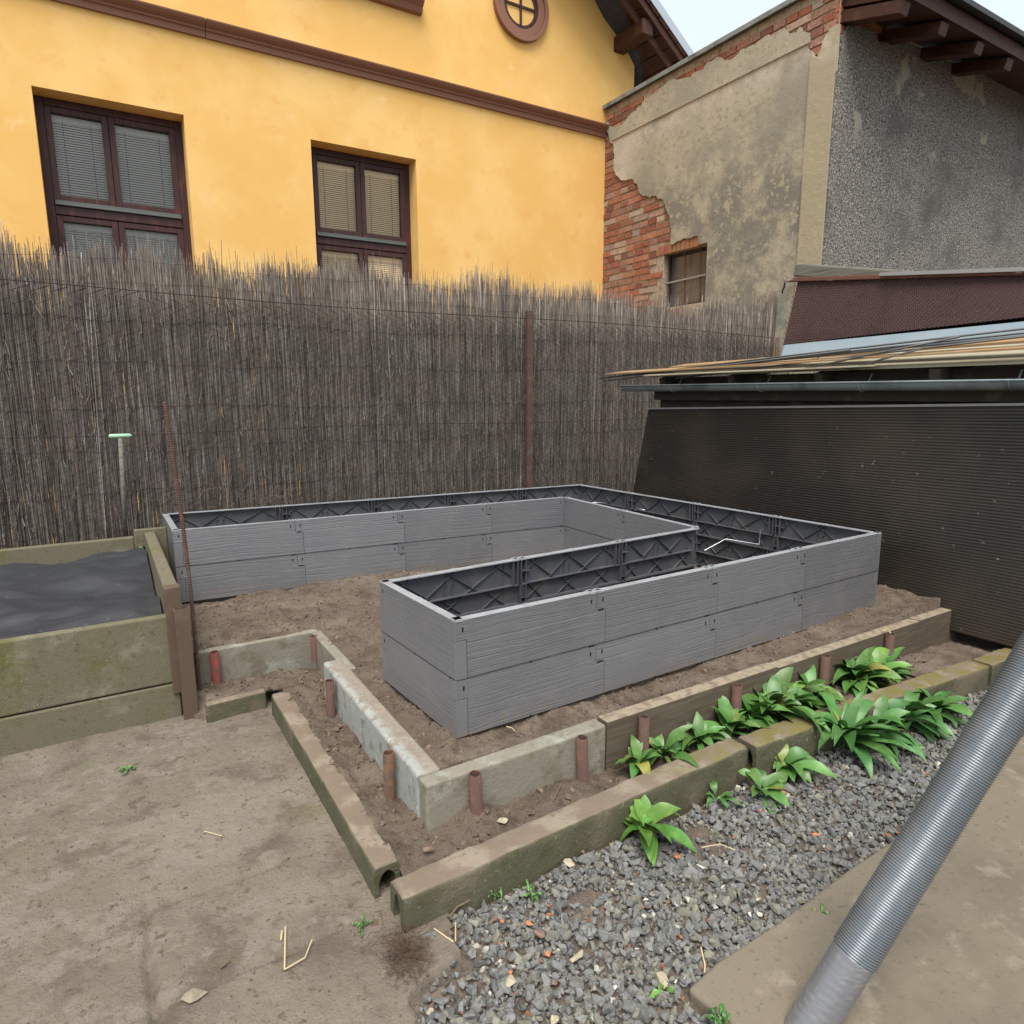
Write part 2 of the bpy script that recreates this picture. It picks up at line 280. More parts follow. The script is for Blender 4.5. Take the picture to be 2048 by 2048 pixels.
def plasterb(m, N, Lk, cur, geo):
    def nz(sc, lo, hi, kind=0):
        if kind: t = N.new('ShaderNodeTexVoronoi'); t.inputs['Scale'].default_value = sc; t.inputs['Randomness'].default_value = 1
        else: t = N.new('ShaderNodeTexNoise'); t.inputs['Detail'].default_value = 9; t.inputs['Roughness'].default_value = .68; t.inputs['Scale'].default_value = sc
        if kind:
            d = N.new('ShaderNodeTexNoise'); d.inputs['Scale'].default_value = 14; Lk(geo.outputs['Position'], d.inputs['Vector'])
            v = N.new('ShaderNodeVectorMath'); v.operation = 'MULTIPLY_ADD'; Lk(d.outputs['Color'], v.inputs[0]); v.inputs[1].default_value = (.12,.12,.12); Lk(geo.outputs['Position'], v.inputs[2]); Lk(v.outputs[0], t.inputs['Vector'])
        else: Lk(geo.outputs['Position'], t.inputs['Vector'])
        m2 = N.new('ShaderNodeMapRange'); m2.interpolation_type = 'SMOOTHSTEP'; Lk(t.outputs[0], m2.inputs[0]); m2.inputs[1].default_value = lo; m2.inputs[2].default_value = hi; return m2.outputs[0]
    low = zmask(N, Lk, geo, 2, 4.1, 3.1)
    c = mixc(N, Lk, nz(1.1, .40, .62), cur, (.30,.28,.225))
    lowg = math_(N, Lk, 'MULTIPLY', nz(2.2, .36, .56), low); c = mixc(N, Lk, lowg, c, (.20,.19,.16))
    bl = math_(N, Lk, 'MULTIPLY', math_(N, Lk, 'MAXIMUM', nz(9, .56, .585), math_(N, Lk, 'MULTIPLY', nz(15, .36, .30, 1), nz(5, .5, .54))), math_(N, Lk, 'MULTIPLY', nz(2., .34, .50), low)); c = mixc(N, Lk, bl, c, (.36,.325,.235))
    c = mixc(N, Lk, nz(30, .60, .72), c, (.13,.125,.105))
    pil = math_(N, Lk, 'MULTIPLY', zmask(N, Lk, geo, 1, 2.60, 2.58), .85); c = mixc(N, Lk, pil, c, (.385,.335,.235))
    # pale lime streak under the frieze line
    s1 = math_(N, Lk, 'MULTIPLY', zmask(N, Lk, geo, 2, 3.95, 4.24), zmask(N, Lk, geo, 2, 4.27, 4.26)); s1 = math_(N, Lk, 'MULTIPLY', s1, nz(5, .35, .6)); c = mixc(N, Lk, s1, c, (.50,.45,.38))
    s2 = math_(N, Lk, 'MULTIPLY', zmask(N, Lk, geo, 1, 4.85, 5.3), zmask(N, Lk, geo, 2, 4.27, 4.26)); c = mixc(N, Lk, math_(N, Lk, 'MULTIPLY', s2, nz(4, .3, .5)), c, (.50,.45,.375))
    return c
M['plaster'] = mat('old_plaster', (.40,.365,.28), .93, [(18, (.29,.255,.19), .5, .66)], [(14, .35, .02), (90, .6, .006)], builder=plasterb)
def pebb(m, N, Lk, cur, geo):
    t = N.new('ShaderNodeTexNoise'); t.inputs['Scale'].default_value = 1.6; t.inputs['Detail'].default_value = 9; Lk(geo.outputs['Position'], t.inputs['Vector'])
    m2 = N.new('ShaderNodeMapRange'); Lk(t.outputs[0], m2.inputs[0]); m2.inputs[1].default_value = .60; m2.inputs[2].default_value = .62
    f = math_(N, Lk, 'MULTIPLY', m2.outputs[0], zmask(N, Lk, geo, 2, 3.3, 3.6)); return mixc(N, Lk, f, cur, (.42,.38,.30))
M['pebble'] = mat('pebbledash', (.18,.168,.15), .95, [(60, (.44,.41,.36), .48, .60), (42, (.065,.06,.057), .54, .62), (1.2, (.13,.125,.115), .5, .7)], [(55, 1, .035)], builder=pebb)
M['zinc'] = mat('grey_zinc', (.26,.30,.32), .45, [(4, (.14,.165,.18), .45, .65)], [(8, .1, .004)], metal=.35)
M['zinclight'] = mat('bare_metal_edge', (.34,.34,.34), .5, metal=.4)
M['bluesheet'] = mat('blue_grey_sheet', (.33,.42,.50), .45, [(4, (.38,.47,.54), .45, .7), (40, (.25,.32,.38), .66, .72)], metal=.2)
M['honey'] = mat('brown_honeycomb', (.19,.115,.11), .55, [(6, (.16,.095,.09), .5, .7)], [(80, .2, .002)])
M['redboard'] = mat('flaking_red_board', (.15,.07,.05), .8, [(22, (.55,.52,.5), .60, .64, (1,.3,1)), (9, (.10,.05,.04), .5, .7)])
M['oldbeam'] = mat('grey_old_timber', (.17,.16,.135), .9, [(25, (.09,.085,.07), .5, .66, (1,.15,3))], [(60, .6, .006, (.5,.12,1))])
M['newboard'] = mat('light_board', (.32,.20,.10), .7, [(8, (.38,.30,.19), .5, .7, (1,.2,1)), (40, (.27,.17,.09), .55, .7, (1,.1,1))])
M['paleboard'] = mat('pale_board', (.34,.31,.225), .8, [(14, (.30,.26,.17), .5, .66, (1,.2,1))])
M['rod'] = mat('steel_rod', (.12,.12,.12), .6, metal=.5)
M['shedwood'] = mat('dark_shed_wood', (.045,.035,.028), .85, [(9, (.075,.06,.045), .5, .68)], [(50, .4, .003)])
M['tarp'] = mat('black_sheet', (.038,.040,.046), .42, [(30, (.07,.068,.065), .62, .72)], [(14, .4, .01)])
M['leaf'] = mat('leaf_green', (.072,.175,.04), .42, [(20, (.115,.24,.065), .45, .65)], [(90, .15, .001)], attr=1, spec=.5)
for n_ in ('leaf',):
    b_ = M[n_].node_tree.nodes['Principled BSDF']; b_.inputs['Subsurface Weight'].default_value = 0
    b_.inputs['Transmission Weight'].default_value = 0
M['straw'] = mat('straw', (.55,.44,.26), .8)
M['root'] = mat('root_fibre', (.095,.060,.042), .9)
M['twig'] = mat('twig', (.16,.115,.08), .9)
M['tube'] = mat('wound_wire_tube', (.18,.20,.22), .36, [(5, (.24,.255,.275), .45, .65)], metal=.5)
M['tubewrap'] = mat('stretch_wrapped_tube', (.20,.20,.21), .3, [(30, (.26,.265,.275), .5, .7, (1,1,6))], metal=.3)
M['mint'] = mat('pale_green_paint', (.35,.55,.38), .6)
# poly sheet: horizontal corrugations as bump
def sheet_mat():
    m = bpy.data.materials.new('brown_twinwall_sheet'); m.use_nodes = True; N = m.node_tree.nodes; Lk = m.node_tree.links.new; b = N['Principled BSDF']
    b.inputs['Roughness'].default_value = .38; b.inputs['Specular IOR Level'].default_value = .45
    geo = N.new('ShaderNodeNewGeometry'); t = N.new('ShaderNodeTexNoise'); t.inputs['Scale'].default_value = 1.6; t.inputs['Detail'].default_value = 7; Lk(geo.outputs['Position'], t.inputs['Vector'])
    rgb = N.new('ShaderNodeRGB'); rgb.outputs[0].default_value = (.024,.021,.018, 1)
    mr = N.new('ShaderNodeMapRange'); Lk(t.outputs[0], mr.inputs[0]); mr.inputs[1].default_value = .42; mr.inputs[2].default_value = .7
    c = mixc(N, Lk, mr.outputs[0], rgb.outputs[0], (.055,.042,.031))
    t2 = N.new('ShaderNodeTexNoise'); t2.inputs['Scale'].default_value = 26; t2.inputs['Detail'].default_value = 8; Lk(geo.outputs['Position'], t2.inputs['Vector'])
    m2 = N.new('ShaderNodeMapRange'); Lk(t2.outputs[0], m2.inputs[0]); m2.inputs[1].default_value = .68; m2.inputs[2].default_value = .76
    c = mixc(N, Lk, m2.outputs[0], c, (.16,.14,.12)); Lk(c, b.inputs['Base Color']); return m
M['twinwall'] = sheet_mat()
def glass():
    m = bpy.data.materials.new('window_glass'); m.use_nodes = True; N = m.node_tree.nodes; Lk = m.node_tree.links.new; N.clear()
    o = N.new('ShaderNodeOutputMaterial'); g = N.new('ShaderNodeBsdfGlossy'); g.inputs['Roughness'].default_value = .02; t = N.new('ShaderNodeBsdfTransparent')
    f = N.new('ShaderNodeFresnel'); f.inputs[0].default_value = 1.52; a = N.new('ShaderNodeMath'); a.operation = 'ADD'; Lk(f.outputs[0], a.inputs[0]); a.inputs[1].default_value = .0
    x = N.new('ShaderNodeMixShader'); Lk(a.outputs[0], x.inputs[0]); Lk(t.outputs[0], x.inputs[1]); Lk(g.outputs[0], x.inputs[2]); Lk(x.outputs[0], o.inputs[0]); return m
M['glass'] = glass()

# ------------------------------------------------------------------ ground
g = MB(); g.add([(-400,-400,-.30),(400,-400,-.30),(400,400,-.30),(-400,400,-.30)], [(0,1,2,3)]); struct(g.build('ground', M['soil']))
def inside(poly, X, Y):
    r = np.zeros(X.shape, bool); n = len(poly); j = n-1
    for i in range(n):
        xi, yi = poly[i]; xj, yj = poly[j]
        c = ((yi > Y) != (yj > Y)) & (X < (xj-xi)*(Y-yi)/((yj-yi)+1e-12)+xi); r ^= c; j = i
    return r
def sheet(name, x0, x1, y0, y1, res, hf, mask, m):
    xs = np.arange(x0, x1+res, res); ys = np.arange(y0, y1+res, res); X, Y = np.meshgrid(xs, ys); Z = hf(X, Y); keep = mask(X, Y)
    ny, nx = X.shape; idx = np.arange(nx*ny).reshape(ny, nx)
    q = np.stack([idx[:-1,:-1], idx[:-1,1:], idx[1:,1:], idx[1:,:-1]], -1).reshape(-1, 4)
    k = (keep[:-1,:-1] & keep[:-1,1:] & keep[1:,1:] & keep[1:,:-1]).reshape(-1); q = q[k]
    used = np.unique(q); remap = np.full(nx*ny, -1); remap[used] = np.arange(len(used)); q = remap[q]
    V = np.stack([X, Y, Z], -1).reshape(-1, 3)[used]
    me = bpy.data.meshes.new(name); me.vertices.add(len(V)); me.vertices.foreach_set('co', V.ravel().astype(np.float32))
    me.loops.add(q.size); me.loops.foreach_set('vertex_index', q.ravel().astype(np.int32)); me.polygons.add(len(q))
    me.polygons.foreach_set('loop_start', (np.arange(len(q))*4).astype(np.int32)); me.update(calc_edges=True); me.validate()
    me.polygons.foreach_set('use_smooth', [True]*len(me.polygons))
    me.materials.append(m); o = bpy.data.objects.new(name, me); COL.objects.link(o); return o
UP = [(-.70,1.225),(-.105,1.225),(-.108,1.2),(-.108,.78),(-.15,.76),(-.15,-.12),(3.2,-.145),(6,-.145),(6,2.9),(-.70,2.9)]   # upper level, kept behind the edging slabs
def sstep(a, b, x): t = np.clip((x-a)/(b-a), 0, 1); return t*t*(3-2*t)
def upper_h(X, Y):
    z = -.012+.0*X
    z = z+.045*np.exp(-((X-.35)/.5)**2-((Y-1.80)/.22)**2)+.03*np.exp(-((X+.3)/.3)**2-((Y-1.55)/.3)**2)-.012*sstep(.9, 1.3, Y)*0
    z = z+.03*sstep(1.6, 2.3, X)*sstep(.3, 0, Y)+.03*sstep(2.35, 2.5, X)
    z = z-.012*np.exp(-((Y+.06)/.05)**2)*sstep(-.1, .2, X)
    edge = np.minimum.reduce([np.abs(Y+.13), np.abs(X+.13)+10*(Y > .8), np.abs(Y-1.22)+10*(X > -.1)])
    amp = .35+.65*sstep(.0, .12, edge)
    return z+amp*(.014*fbm(X, Y, 5, 3, 3)+.007*fbm(X, Y, 30, 3, 9)+.0055*np.abs(fbm(X, Y, 80, 2, 5)))
def lower_h(X, Y):
    z = -.140+0*X
    z = z-.045*np.exp(-((X-.47)/.16)**2-((Y+.22)/.09)**2)
    z = z+.03*np.exp(-((X+.06)/.07)**2-((Y+.20)/.07)**2)+.02*np.exp(-((X-.30)/.1)**2-((Y+.27)/.06)**2)
    z = z-.02*sstep(.5, .8, X)-.07*sstep(-.598, -.618, X)*sstep(1.10, .99, Y)
    z = z+.018*sstep(-.26, -.32, X)*sstep(.95, .8, Y)-.0*X
    z = z-.035*sstep(-.27, -.42, Y)*sstep(-.2, -.34, X)-.03*np.exp(-((X+.32)/.05)**2-((Y+.34)/.06)**2)
    return z+.013*fbm(X, Y, 7, 3, 13)+.007*fbm(X, Y, 30, 3, 19)+.0035*np.abs(fbm(X, Y, 95, 2, 25))
def soil_h(X, Y):
    up = inside(UP, X, Y); return np.where(up, upper_h(X, Y), lower_h(X, Y))
LOWP = [(-.655,1.2),(-.655,.94),(-.612,.94),(-.60,.985),(-.36,.985),(-.328,.9),(-.328,-.22),(-.314,-.29),(-.345,-.345),(-.30,-.352),(.93,-.352),(1.9,-.39),(4.5,-.39),(4.5,.2),(-.655,1.24)]
def soilmask(X, Y): return inside(UP, X, Y) | inside(LOWP, X, Y)
struct(sheet('soil', -.72, 3.2, -.42, 2.9, .0085, soil_h, soilmask, M['soil']))
struct(sheet('soil_far', 3.18, 6.1, -.4, 2.9, .06, soil_h, soilmask, M['soil']))
# path of dirt-covered slabs at the left, with two open joints
def pathj(X, Y):
    j1 = np.abs((X+.885)+.02*fbm(Y, X, 3, 3, 2)); j2 = np.abs(Y+.02-(X+.6)*.04+.012*fbm(X, Y, 5, 3, 4)); j3 = np.abs(Y+.33+.012*fbm(X, Y, 5, 3, 41))
    return .022*np.exp(-(j1/.008)**2)*sstep(.15, -.3, Y)+.008*np.exp(-(j2/.007)**2)*sstep(-.95, -.75, X)*sstep(-.35,-.55,X)+.012*np.exp(-(j3/.007)**2)*sstep(-.40,-.50,X)
def path_h(X, Y): 
    e_ = -.425+.5*sstep(-.60,-.46,Y)+.14*sstep(-.75,-1.6,Y)+.03*fbm(Y, X, 6, 4, 51)
    return -.203-.06*sstep(0, .022, X-e_)+.004*fbm(X, Y, 2.5, 3, 31)+.0022*fbm(X, Y, 18, 3, 35)+.0012*fbm(X, Y, 80, 2, 37)-pathj(X, Y)
PATHP = [(-3,1.12),(-.3,1.12),(-.34,.9),(-.34,-.25),(-.30,-.30),(-.25,-.42),(-.30,-.62),(-.25,-1.0),(-.1,-1.9),(-3,-2.2)]
jit = lambda X, Y: (X+.02*fbm(X, Y, 9, 3, 51)*(Y < -.3), Y+.02*fbm(X, Y, 9, 3, 53)*(Y < -.3))
struct(sheet('path', -2.6, -.1, -1.9, 1.14, .009, path_h, lambda X, Y: inside(PATHP, *jit(X, Y)), M['path']))
def gravel_h(X, Y): return -.232+.012*fbm(X, Y, 4, 3, 61)+.006*fbm(X, Y, 20, 2, 63)+.022*np.exp(-((X-.52)/.07)**2-((Y+.52)/.06)**2)+.018*np.exp(-((X-.08)/.06)**2-((Y+.56)/.05)**2)+.02*sstep(-.12,-.36,X)*sstep(-.75,-.5,Y)
struct(sheet('gravel_bed', -.6, 3.6, -2.0, -.40, .014, gravel_h, lambda X, Y: (Y < -.41+.0*X), M['gravelbase']))

# convex stone shapes
def hulls(n, k, flat=(.55, .95)):
    out = []
    for i in range(n):
        bm = bmesh.new()
        for j in range(k):
            v = RNG.normal(size=3); v /= np.linalg.norm(v)+1e-9; v *= RNG.uniform(.78, 1.05); bm.verts.new((v[0], v[1]*RNG.uniform(.8, 1), v[2]))
        r = bmesh.ops.convex_hull(bm, input=bm.verts)
        dead = [e for e in r['geom_interior'] if isinstance(e, bmesh.types.BMVert)]; bmesh.ops.delete(bm, geom=dead, context='VERTS')
        bmesh.ops.recalc_face_normals(bm, faces=bm.faces)
        bm.verts.ensure_lookup_table(); bm.verts.index_update()
        sc = np.array([RNG.uniform(.75, 1.25), RNG.uniform(.6, .95), RNG.uniform(*flat)])
        out.append((np.array([v.co[:] for v in bm.verts])*sc, np.array([[v.index for v in f.verts] for f in bm.faces]))); bm.free()
    return out
HULL = hulls(26, 13)
def rotm(n):
    a = RNG.uniform(0, 6.283, n); t = RNG.normal(0, .45, n); p = RNG.uniform(0, 6.283, n)
    ca, sa, ct, st, cp, sp = np.cos(a), np.sin(a), np.cos(t), np.sin(t), np.cos(p), np.sin(p)
    Rz = np.zeros((n,3,3)); Rz[:,0,0] = ca; Rz[:,0,1] = -sa; Rz[:,1,0] = sa; Rz[:,1,1] = ca; Rz[:,2,2] = 1
    Rx = np.zeros((n,3,3)); Rx[:,0,0] = 1; Rx[:,1,1] = ct; Rx[:,1,2] = -st; Rx[:,2,1] = st; Rx[:,2,2] = ct
    R2 = np.zeros((n,3,3)); R2[:,0,0] = cp; R2[:,0,1] = -sp; R2[:,1,0] = sp; R2[:,1,1] = cp; R2[:,2,2] = 1
    return Rz @ Rx @ R2
def scatter(name, P, S, C, m, hull=HULL):
    vs, fs, cs = [], [], []; o = 0; n = len(P); R = rotm(n); ch = RNG.integers(0, len(hull), n)
    for i in range(n):
        v, f = hull[ch[i]]; V = (v*S[i]) @ R[i].T+P[i]; vs.append(V); fs.append(f+o); cs.append(np.repeat(C[i][None], len(V), 0)); o += len(V)
    V = np.concatenate(vs); F = np.concatenate(fs); Cc = np.concatenate(cs)
    me = bpy.data.meshes.new(name); me.vertices.add(len(V)); me.vertices.foreach_set('co', V.ravel().astype(np.float32))
    me.loops.add(F.size); me.loops.foreach_set('vertex_index', F.ravel().astype(np.int32)); me.polygons.add(len(F)); me.polygons.foreach_set('loop_start', (np.arange(len(F))*3).astype(np.int32))
    me.update(calc_edges=True); me.polygons.foreach_set('use_smooth', [False]*len(F))
    ca = me.color_attributes.new('col', 'FLOAT_COLOR', 'POINT'); ca.data.foreach_set('color', np.concatenate([Cc, np.ones((len(Cc),1))], 1).ravel())
    me.materials.append(m); ob = bpy.data.objects.new(name, me); COL.objects.link(ob); return ob

SLAB = [tuple(onz(*p, -.195)[:2]) for p in ((1375,1975),(1430,1925),(1560,1840),(1700,1735),(1792,1675))]
# right-hand paving slab, outline as photographed and carried on past the frame
slab_poly = SLAB+[(1.35,-.80),(2.6,-.77),(2.6,-2.2),(.25,-2.2),(.14,-1.15)]
SB = MB(); SB.prism([(x, y, -.26) for x, y in slab_poly], (0,0,.065))
M['paving'] = mat('brown_concrete_paving', (.185,.155,.115), .92, [(2.2, (.145,.12,.09), .45, .65), (9, (.235,.20,.155), .54, .68), (70, (.12,.10,.075), .58, .7), (300, (.36,.33,.27), .68, .74), (1.3, (.20,.20,.12), .55, .7)], [(16, .3, .008), (140, .5, .003)])
struct(SB.build('pavement', M['paving'], bevel=.01, seg=3))

def in_gravel(X, Y):
    left = -.45+.03*fbm(Y, X, 6, 4, 51)+.14*sstep(-.75,-1.6,Y)+.20*sstep(-.66, -.50, Y)
    return (X > left) & (Y < -.43-.02*(X > .95)*(X-.95)) & ~inside([(x, y) for x, y in slab_poly], X, Y)
N1 = 56000
gx = RNG.uniform(-.6, 3.2, N1); gy = RNG.uniform(-1.75, -.42, N1)
k = in_gravel(gx, gy)
bare = np.exp(-((gx-.52)/.10)**2-((gy+.52)/.07)**2)+np.exp(-((gx-.08)/.07)**2-((gy+.56)/.05)**2)+.9*np.exp(-((gx+.27)/.09)**2-((gy+.56)/.08)**2)
k &= RNG.uniform(0, 1, N1) > bare*1.05
gx, gy = gx[k], gy[k]; n = len(gx)
sz = np.clip(RNG.lognormal(math.log(.0095), .38, n), .004, .020)
gz = gravel_h(gx, gy)+sz*.35+RNG.uniform(-.006, .012, n)
tone = RNG.uniform(.78, 1.22, n)[:, None]; kind = RNG.uniform(0, 1, n)
gc = np.where(kind[:, None] < .72, np.array([[.175,.175,.168]]), np.where(kind[:, None] < .93, np.array([[.20,.193,.155]]), np.where(kind[:, None] < .968, np.array([[.42,.40,.34]]), np.where(kind[:, None] < .975, np.array([[.38,.15,.08]]), np.array([[.20,.14,.10]])))))*tone
gc = np.where((kind[:, None] > .93) & (sz[:, None] > .013), np.array([[.14,.14,.135]]), gc)
stuff(scatter('gravel', np.stack([gx, gy, gz], 1), sz, gc, M['stone']), 'loose dark grey crushed gravel covering the bed before the kerbs', 'gravel')
# crumbs of soil
CL = hulls(8, 9)
def crumbs(name, n, xr, yr, hf, ok, smin, smax, label):
    x = RNG.uniform(*xr, n); y = RNG.uniform(*yr, n); k = ok(x, y); x, y = x[k], y[k]
    dens = .5+.5*fbm(x, y, 6, 2, 81); k = RNG.uniform(0, 1, len(x)) < dens+.25; x, y = x[k], y[k]
    s = smin*(smax/smin)**(RNG.uniform(0, 1, len(x))**2.6)
    c = np.ones((len(x), 3))*RNG.uniform(.7, 1.25, len(x))[:, None]
    stuff(scatter(name, np.stack([x, y, hf(x, y)+s*.25], 1), s, c, M['clod'], CL), label, 'soil crumbs')
crumbs('soil_crumbs', 20000, (-.65, 2.6), (-.14, 2.0), soil_h, lambda x, y: inside(UP, x, y), .002, .013, 'brown earth crumbs scattered over the upper soil around the planter')
crumbs('soil_crumbs', 17000, (-.6, 2.3), (-.36, 1.2), soil_h, lambda x, y: inside(LOWP, x, y) & ~inside(UP, x, y), .002, .016, 'brown earth crumbs scattered over the lower terrace between slabs and kerbs')
crumbs('soil_crumbs', 9000, (-1.6, -.30), (-1.3, 1.05), path_h, lambda x, y: inside(PATHP, x, y), .0009, .0060, 'small dirt crumbs scattered over the brown path')

# ------------------------------------------------------------------ raised bed planter
H2 = .3849; PH = H2/2
planter = thing('raised_bed_planter', 'large grey plastic raised bed of wood-grain panels, shaped like a square bracket', 'raised bed', (0,0,0))
def pt(x, y): p = onz(x, y, H2); return Vector((p[0], p[1], 0))
K = dict(front=pt(909.3,1243.5), right=pt(1763.4,1065.7), back=pt(1160,968.6), bl=pt(324.3,1027.6), fl=pt(344.5,1061.8), inn=pt(1128.2,995), inn2=pt(1390,1055), end=pt(758.6,1162.7))
def joints(a, b, px):
    d = (b-a).normalized(); s = [0.]+[(pt(*p)-a).dot(d) for p in px]+[(b-a).length]; return s
WALLS = [(K['front'], K['right'], [(1196.5,1185),(1420.6,1135),(1600,1098.5)]),
 (K['end'], K['front'], []),
 (K['inn2'], K['end'], [(1240,1083),(1038,1118)]),
 (K['inn'], K['inn2'], [(1234,1022)]),
 (K['fl'], K['inn'], [(590,1041),(796,1024),(974.5,1009)]),
 (K['bl'], K['fl'], []),
 (K['back'], K['bl'], [(1046,979),(901.5,989.5),(747,1000),(562,1013)]),
 (K['right'], K['back'], [(1548.6,1033.5),(1388.6,1007),(1255.5,986)])]
SH = .040; JZ = .655
for wi, (A, B, px) in enumerate(WALLS):
    S_ = joints(A, B, px); S_ = sorted(S_); d = (B-A).normalized(); nrm = Vector((d.y, -d.x, 0))   # outward
    ns = len(S_)-1
    for lay in (0, 1):
        z0 = lay*PH
        for i in range(ns):
            s0, s1 = S_[i], S_[i+1]; first, last = i == 0, i == ns-1
            L = s1-s0; tone = random.uniform(.86, 1.14); colr = (tone, random.random(), 1)
            def T(p, s0=s0, z0=z0): return A+d*(s0+p[0])+nrm*p[1]+Vector((0,0,z0+p[2]))
            mb = MB(); gp = .0011; h = PH
            e0 = 0.0 if first else 0.0
            l0 = SH if not (first and wi in (2, 3)) else 0; l1 = L+(0 if last else SH)
            gb = .0028 if lay else gp
            outline = [(0+gp,h-gp),(L-gp,h-gp),(L-gp,h*JZ),(l1-gp,h*JZ if not last else h*JZ),(l1-gp,gb),(l0+gp,gb),(l0+gp,h*JZ+gp),(gp,h*JZ+gp)]
            if last: outline = [(gp,h-gp),(L-gp,h-gp),(L-gp,gb),(l0+gp,gb),(l0+gp,h*JZ+gp),(gp,h*JZ+gp)]
            mb.prism([T((a, 0, b)) for a, b in outline], -nrm*.005, 0, colr)
            if True:   # top and bottom flanges with the two slots beside each joint
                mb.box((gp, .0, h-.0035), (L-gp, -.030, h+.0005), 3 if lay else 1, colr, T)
                mb.box((gp+.03, -.005, .001), (L-gp, -.026, .004), 1, colr, T)
                if lay == 1:
                    for sx in (.004, L-.030):
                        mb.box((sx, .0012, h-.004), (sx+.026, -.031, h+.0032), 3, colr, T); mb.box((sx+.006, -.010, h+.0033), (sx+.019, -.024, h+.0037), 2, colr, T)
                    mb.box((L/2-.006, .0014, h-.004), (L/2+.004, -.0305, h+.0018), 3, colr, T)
            for sx in ((.027,) if not first else (.027,)) + ((L-.025,)):
                mb.box((sx-.0028, .0005, h*.80), (sx+.0028, -.004, h*.88), 2, colr, T)
            mb.box((L/2-.004, .0006, -.003), (L/2+.004, -.004, .004), 2, colr, T)
            if lay: mb.box((l0, -.002, -.0010), (L, -.0062, .0029), 2, colr, T)
            mb.box((.004 if l0 else .0, -.0052, .006), (L-.002, -.0060, h-.006), 1, colr, T)
            # small notches at seams
            mb.box((L-.034, .0004, h-.0042), (L-.008, -.004, h+.0006), 2, colr, T) if lay == 0 else None
            if not first: mb.box((.006, .0006, h*JZ-.003), (SH-.008, -.004, h*JZ+.003), 2, colr, T)
            # ribs on the inner face: two tiers of crossing braces either side of a shelf
            zt, zb, zm = h-.006, .005, h*.43
            def rib(a, za, b, zb_, w=.0024): mb.bar(T((a*L, -.0105, za)), T((b*L, -.0105, zb_)), w, .011, up=nrm, mi=1, col=colr)
            mb.box((.034, -.0045, zm-.0015), (L-.034, -.027, zm+.0015), 1, colr, T)
            for a, za, b, zb_ in ((.13,zt,.42,zm),(.32,zm,.56,zt),(.49,zt,.73,zm),(.67,zm,.90,zt),(.80,zt,.94,h*.68),(.06,h*.66,.20,zt)): rib(a, za, b, zb_)
            for a, b in ((.09,.29),(.43,.63),(.76,.94)): rib(a, zm, b, zb); rib(b-.02, zm, a+.02, zb)
            for sx, zz in ((.50*L, .68), (.555*L, .68), (.11*L, .72), (.92*L, .75)):
                for (sa, ta, tb_) in ((sx, zt, h*zz), (sx+.008, h*zz, zm), (sx+.004, zm, zb)): mb.bar(T((sa, -.0085, ta)), T((sa, -.0085, tb_)), .0022, .008, up=nrm, mi=1, col=colr)
                mb.box((sx, -.005, h*zz), (sx+.008, -.0125, h*zz+.0025), 1, colr, T)
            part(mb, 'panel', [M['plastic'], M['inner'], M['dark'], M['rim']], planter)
        # connectors at the joints, on the inner side
        for i in range(1, ns):
            s0 = S_[i]
            def T(p, s0=s0, z0=z0): return A+d*(s0+p[0])+nrm*p[1]+Vector((0,0,z0+p[2]))
            mb = MB(); cc = (.97, .5, 1); h = PH
            for a in (-.034, -.010, .008, .030): mb.box((a, -.006, h*.42), (a+.003, -.030, h-.006), 0, cc, T)
            for zz in (.42, .72): mb.box((-.034, -.006, h*zz), (-.007, -.032, h*zz+.003), 0, cc, T)
            mb.box((.008, -.006, h*.42), (.033, -.030, h*.42+.003), 0, cc, T); mb.box((-.058, -.006, h*.70), (-.034, -.024, h*.70+.003), 0, cc, T)
            for a in (-.030, -.003): mb.box((a, -.006, .004), (a+.003, -.032, h*.42), 0, cc, T)
            mb.box((-.030, -.006, h*.12), (0, -.032, h*.12+.003), 0, cc, T)
            for q_ in range(4):
                za, zb_ = h*(.14+.07*q_), h*(.14+.07*(q_+1))
                mb.bar(T((-.026, -.028, za)), T((-.004, -.028, zb_)), .002, .004, up=nrm, col=cc); mb.bar(T((-.004, -.028, za)), T((-.026, -.028, zb_)), .002, .004, up=nrm, col=cc)
            mb.box((-.028, -.006, h*.13), (-.002, -.012, h*.42), 0, (.5,.5,1), T)
            part(mb, 'connector', M['inner'], planter)
# corner wraps at the convex corners (smooth plastic folded round the edge)
for key, pa, pb in (('front', 'end', 'right'), ('right', 'front', 'back'), ('end', 'inn2', 'front'), ('fl', 'bl', 'inn'), ('bl', 'back', 'fl'), ('back', 'right', 'bl')):
    c = K[key]; d1 = (K[pa]-c).normalized(); d2 = (K[pb]-c).normalized()
    for lay in (0, 1):
        mb = MB(); z0 = lay*PH; n1 = Vector((-d1.y, d1.x, 0)); n2 = Vector((d2.y, -d2.x, 0)); e = .0008
        o0 = c+n1*e+n2*e
        lo, hi = z0+.0015, z0+PH*JZ-.001
        mb.prism([o0+Vector((0,0,lo)), o0+d2*(SH)+Vector((0,0,lo)), o0+d2*SH-n2*.006+Vector((0,0,lo)), o0+d2*.006+d1*.006+Vector((0,0,lo)), o0+d1*.004-n1*.006+Vector((0,0,lo)), o0+d1*.004+Vector((0,0,lo))], (0,0,hi-lo), 0, (1.0,.3,1))
        lo, hi = z0+PH*JZ+.001, z0+PH-.001
        mb.prism([o0+Vector((0,0,lo)), o0+d2*.004+Vector((0,0,lo)), o0+d2*.004-n2*.006+Vector((0,0,lo)), o0+d2*.006+d1*.006+Vector((0,0,lo)), o0+d1*.03-n1*.006+Vector((0,0,lo)), o0+d1*.03+Vector((0,0,lo))], (0,0,hi-lo), 0, (1.02,.3,1))
        part(mb, 'corner_piece', M['plasticflat'], planter, bevel=.0015)
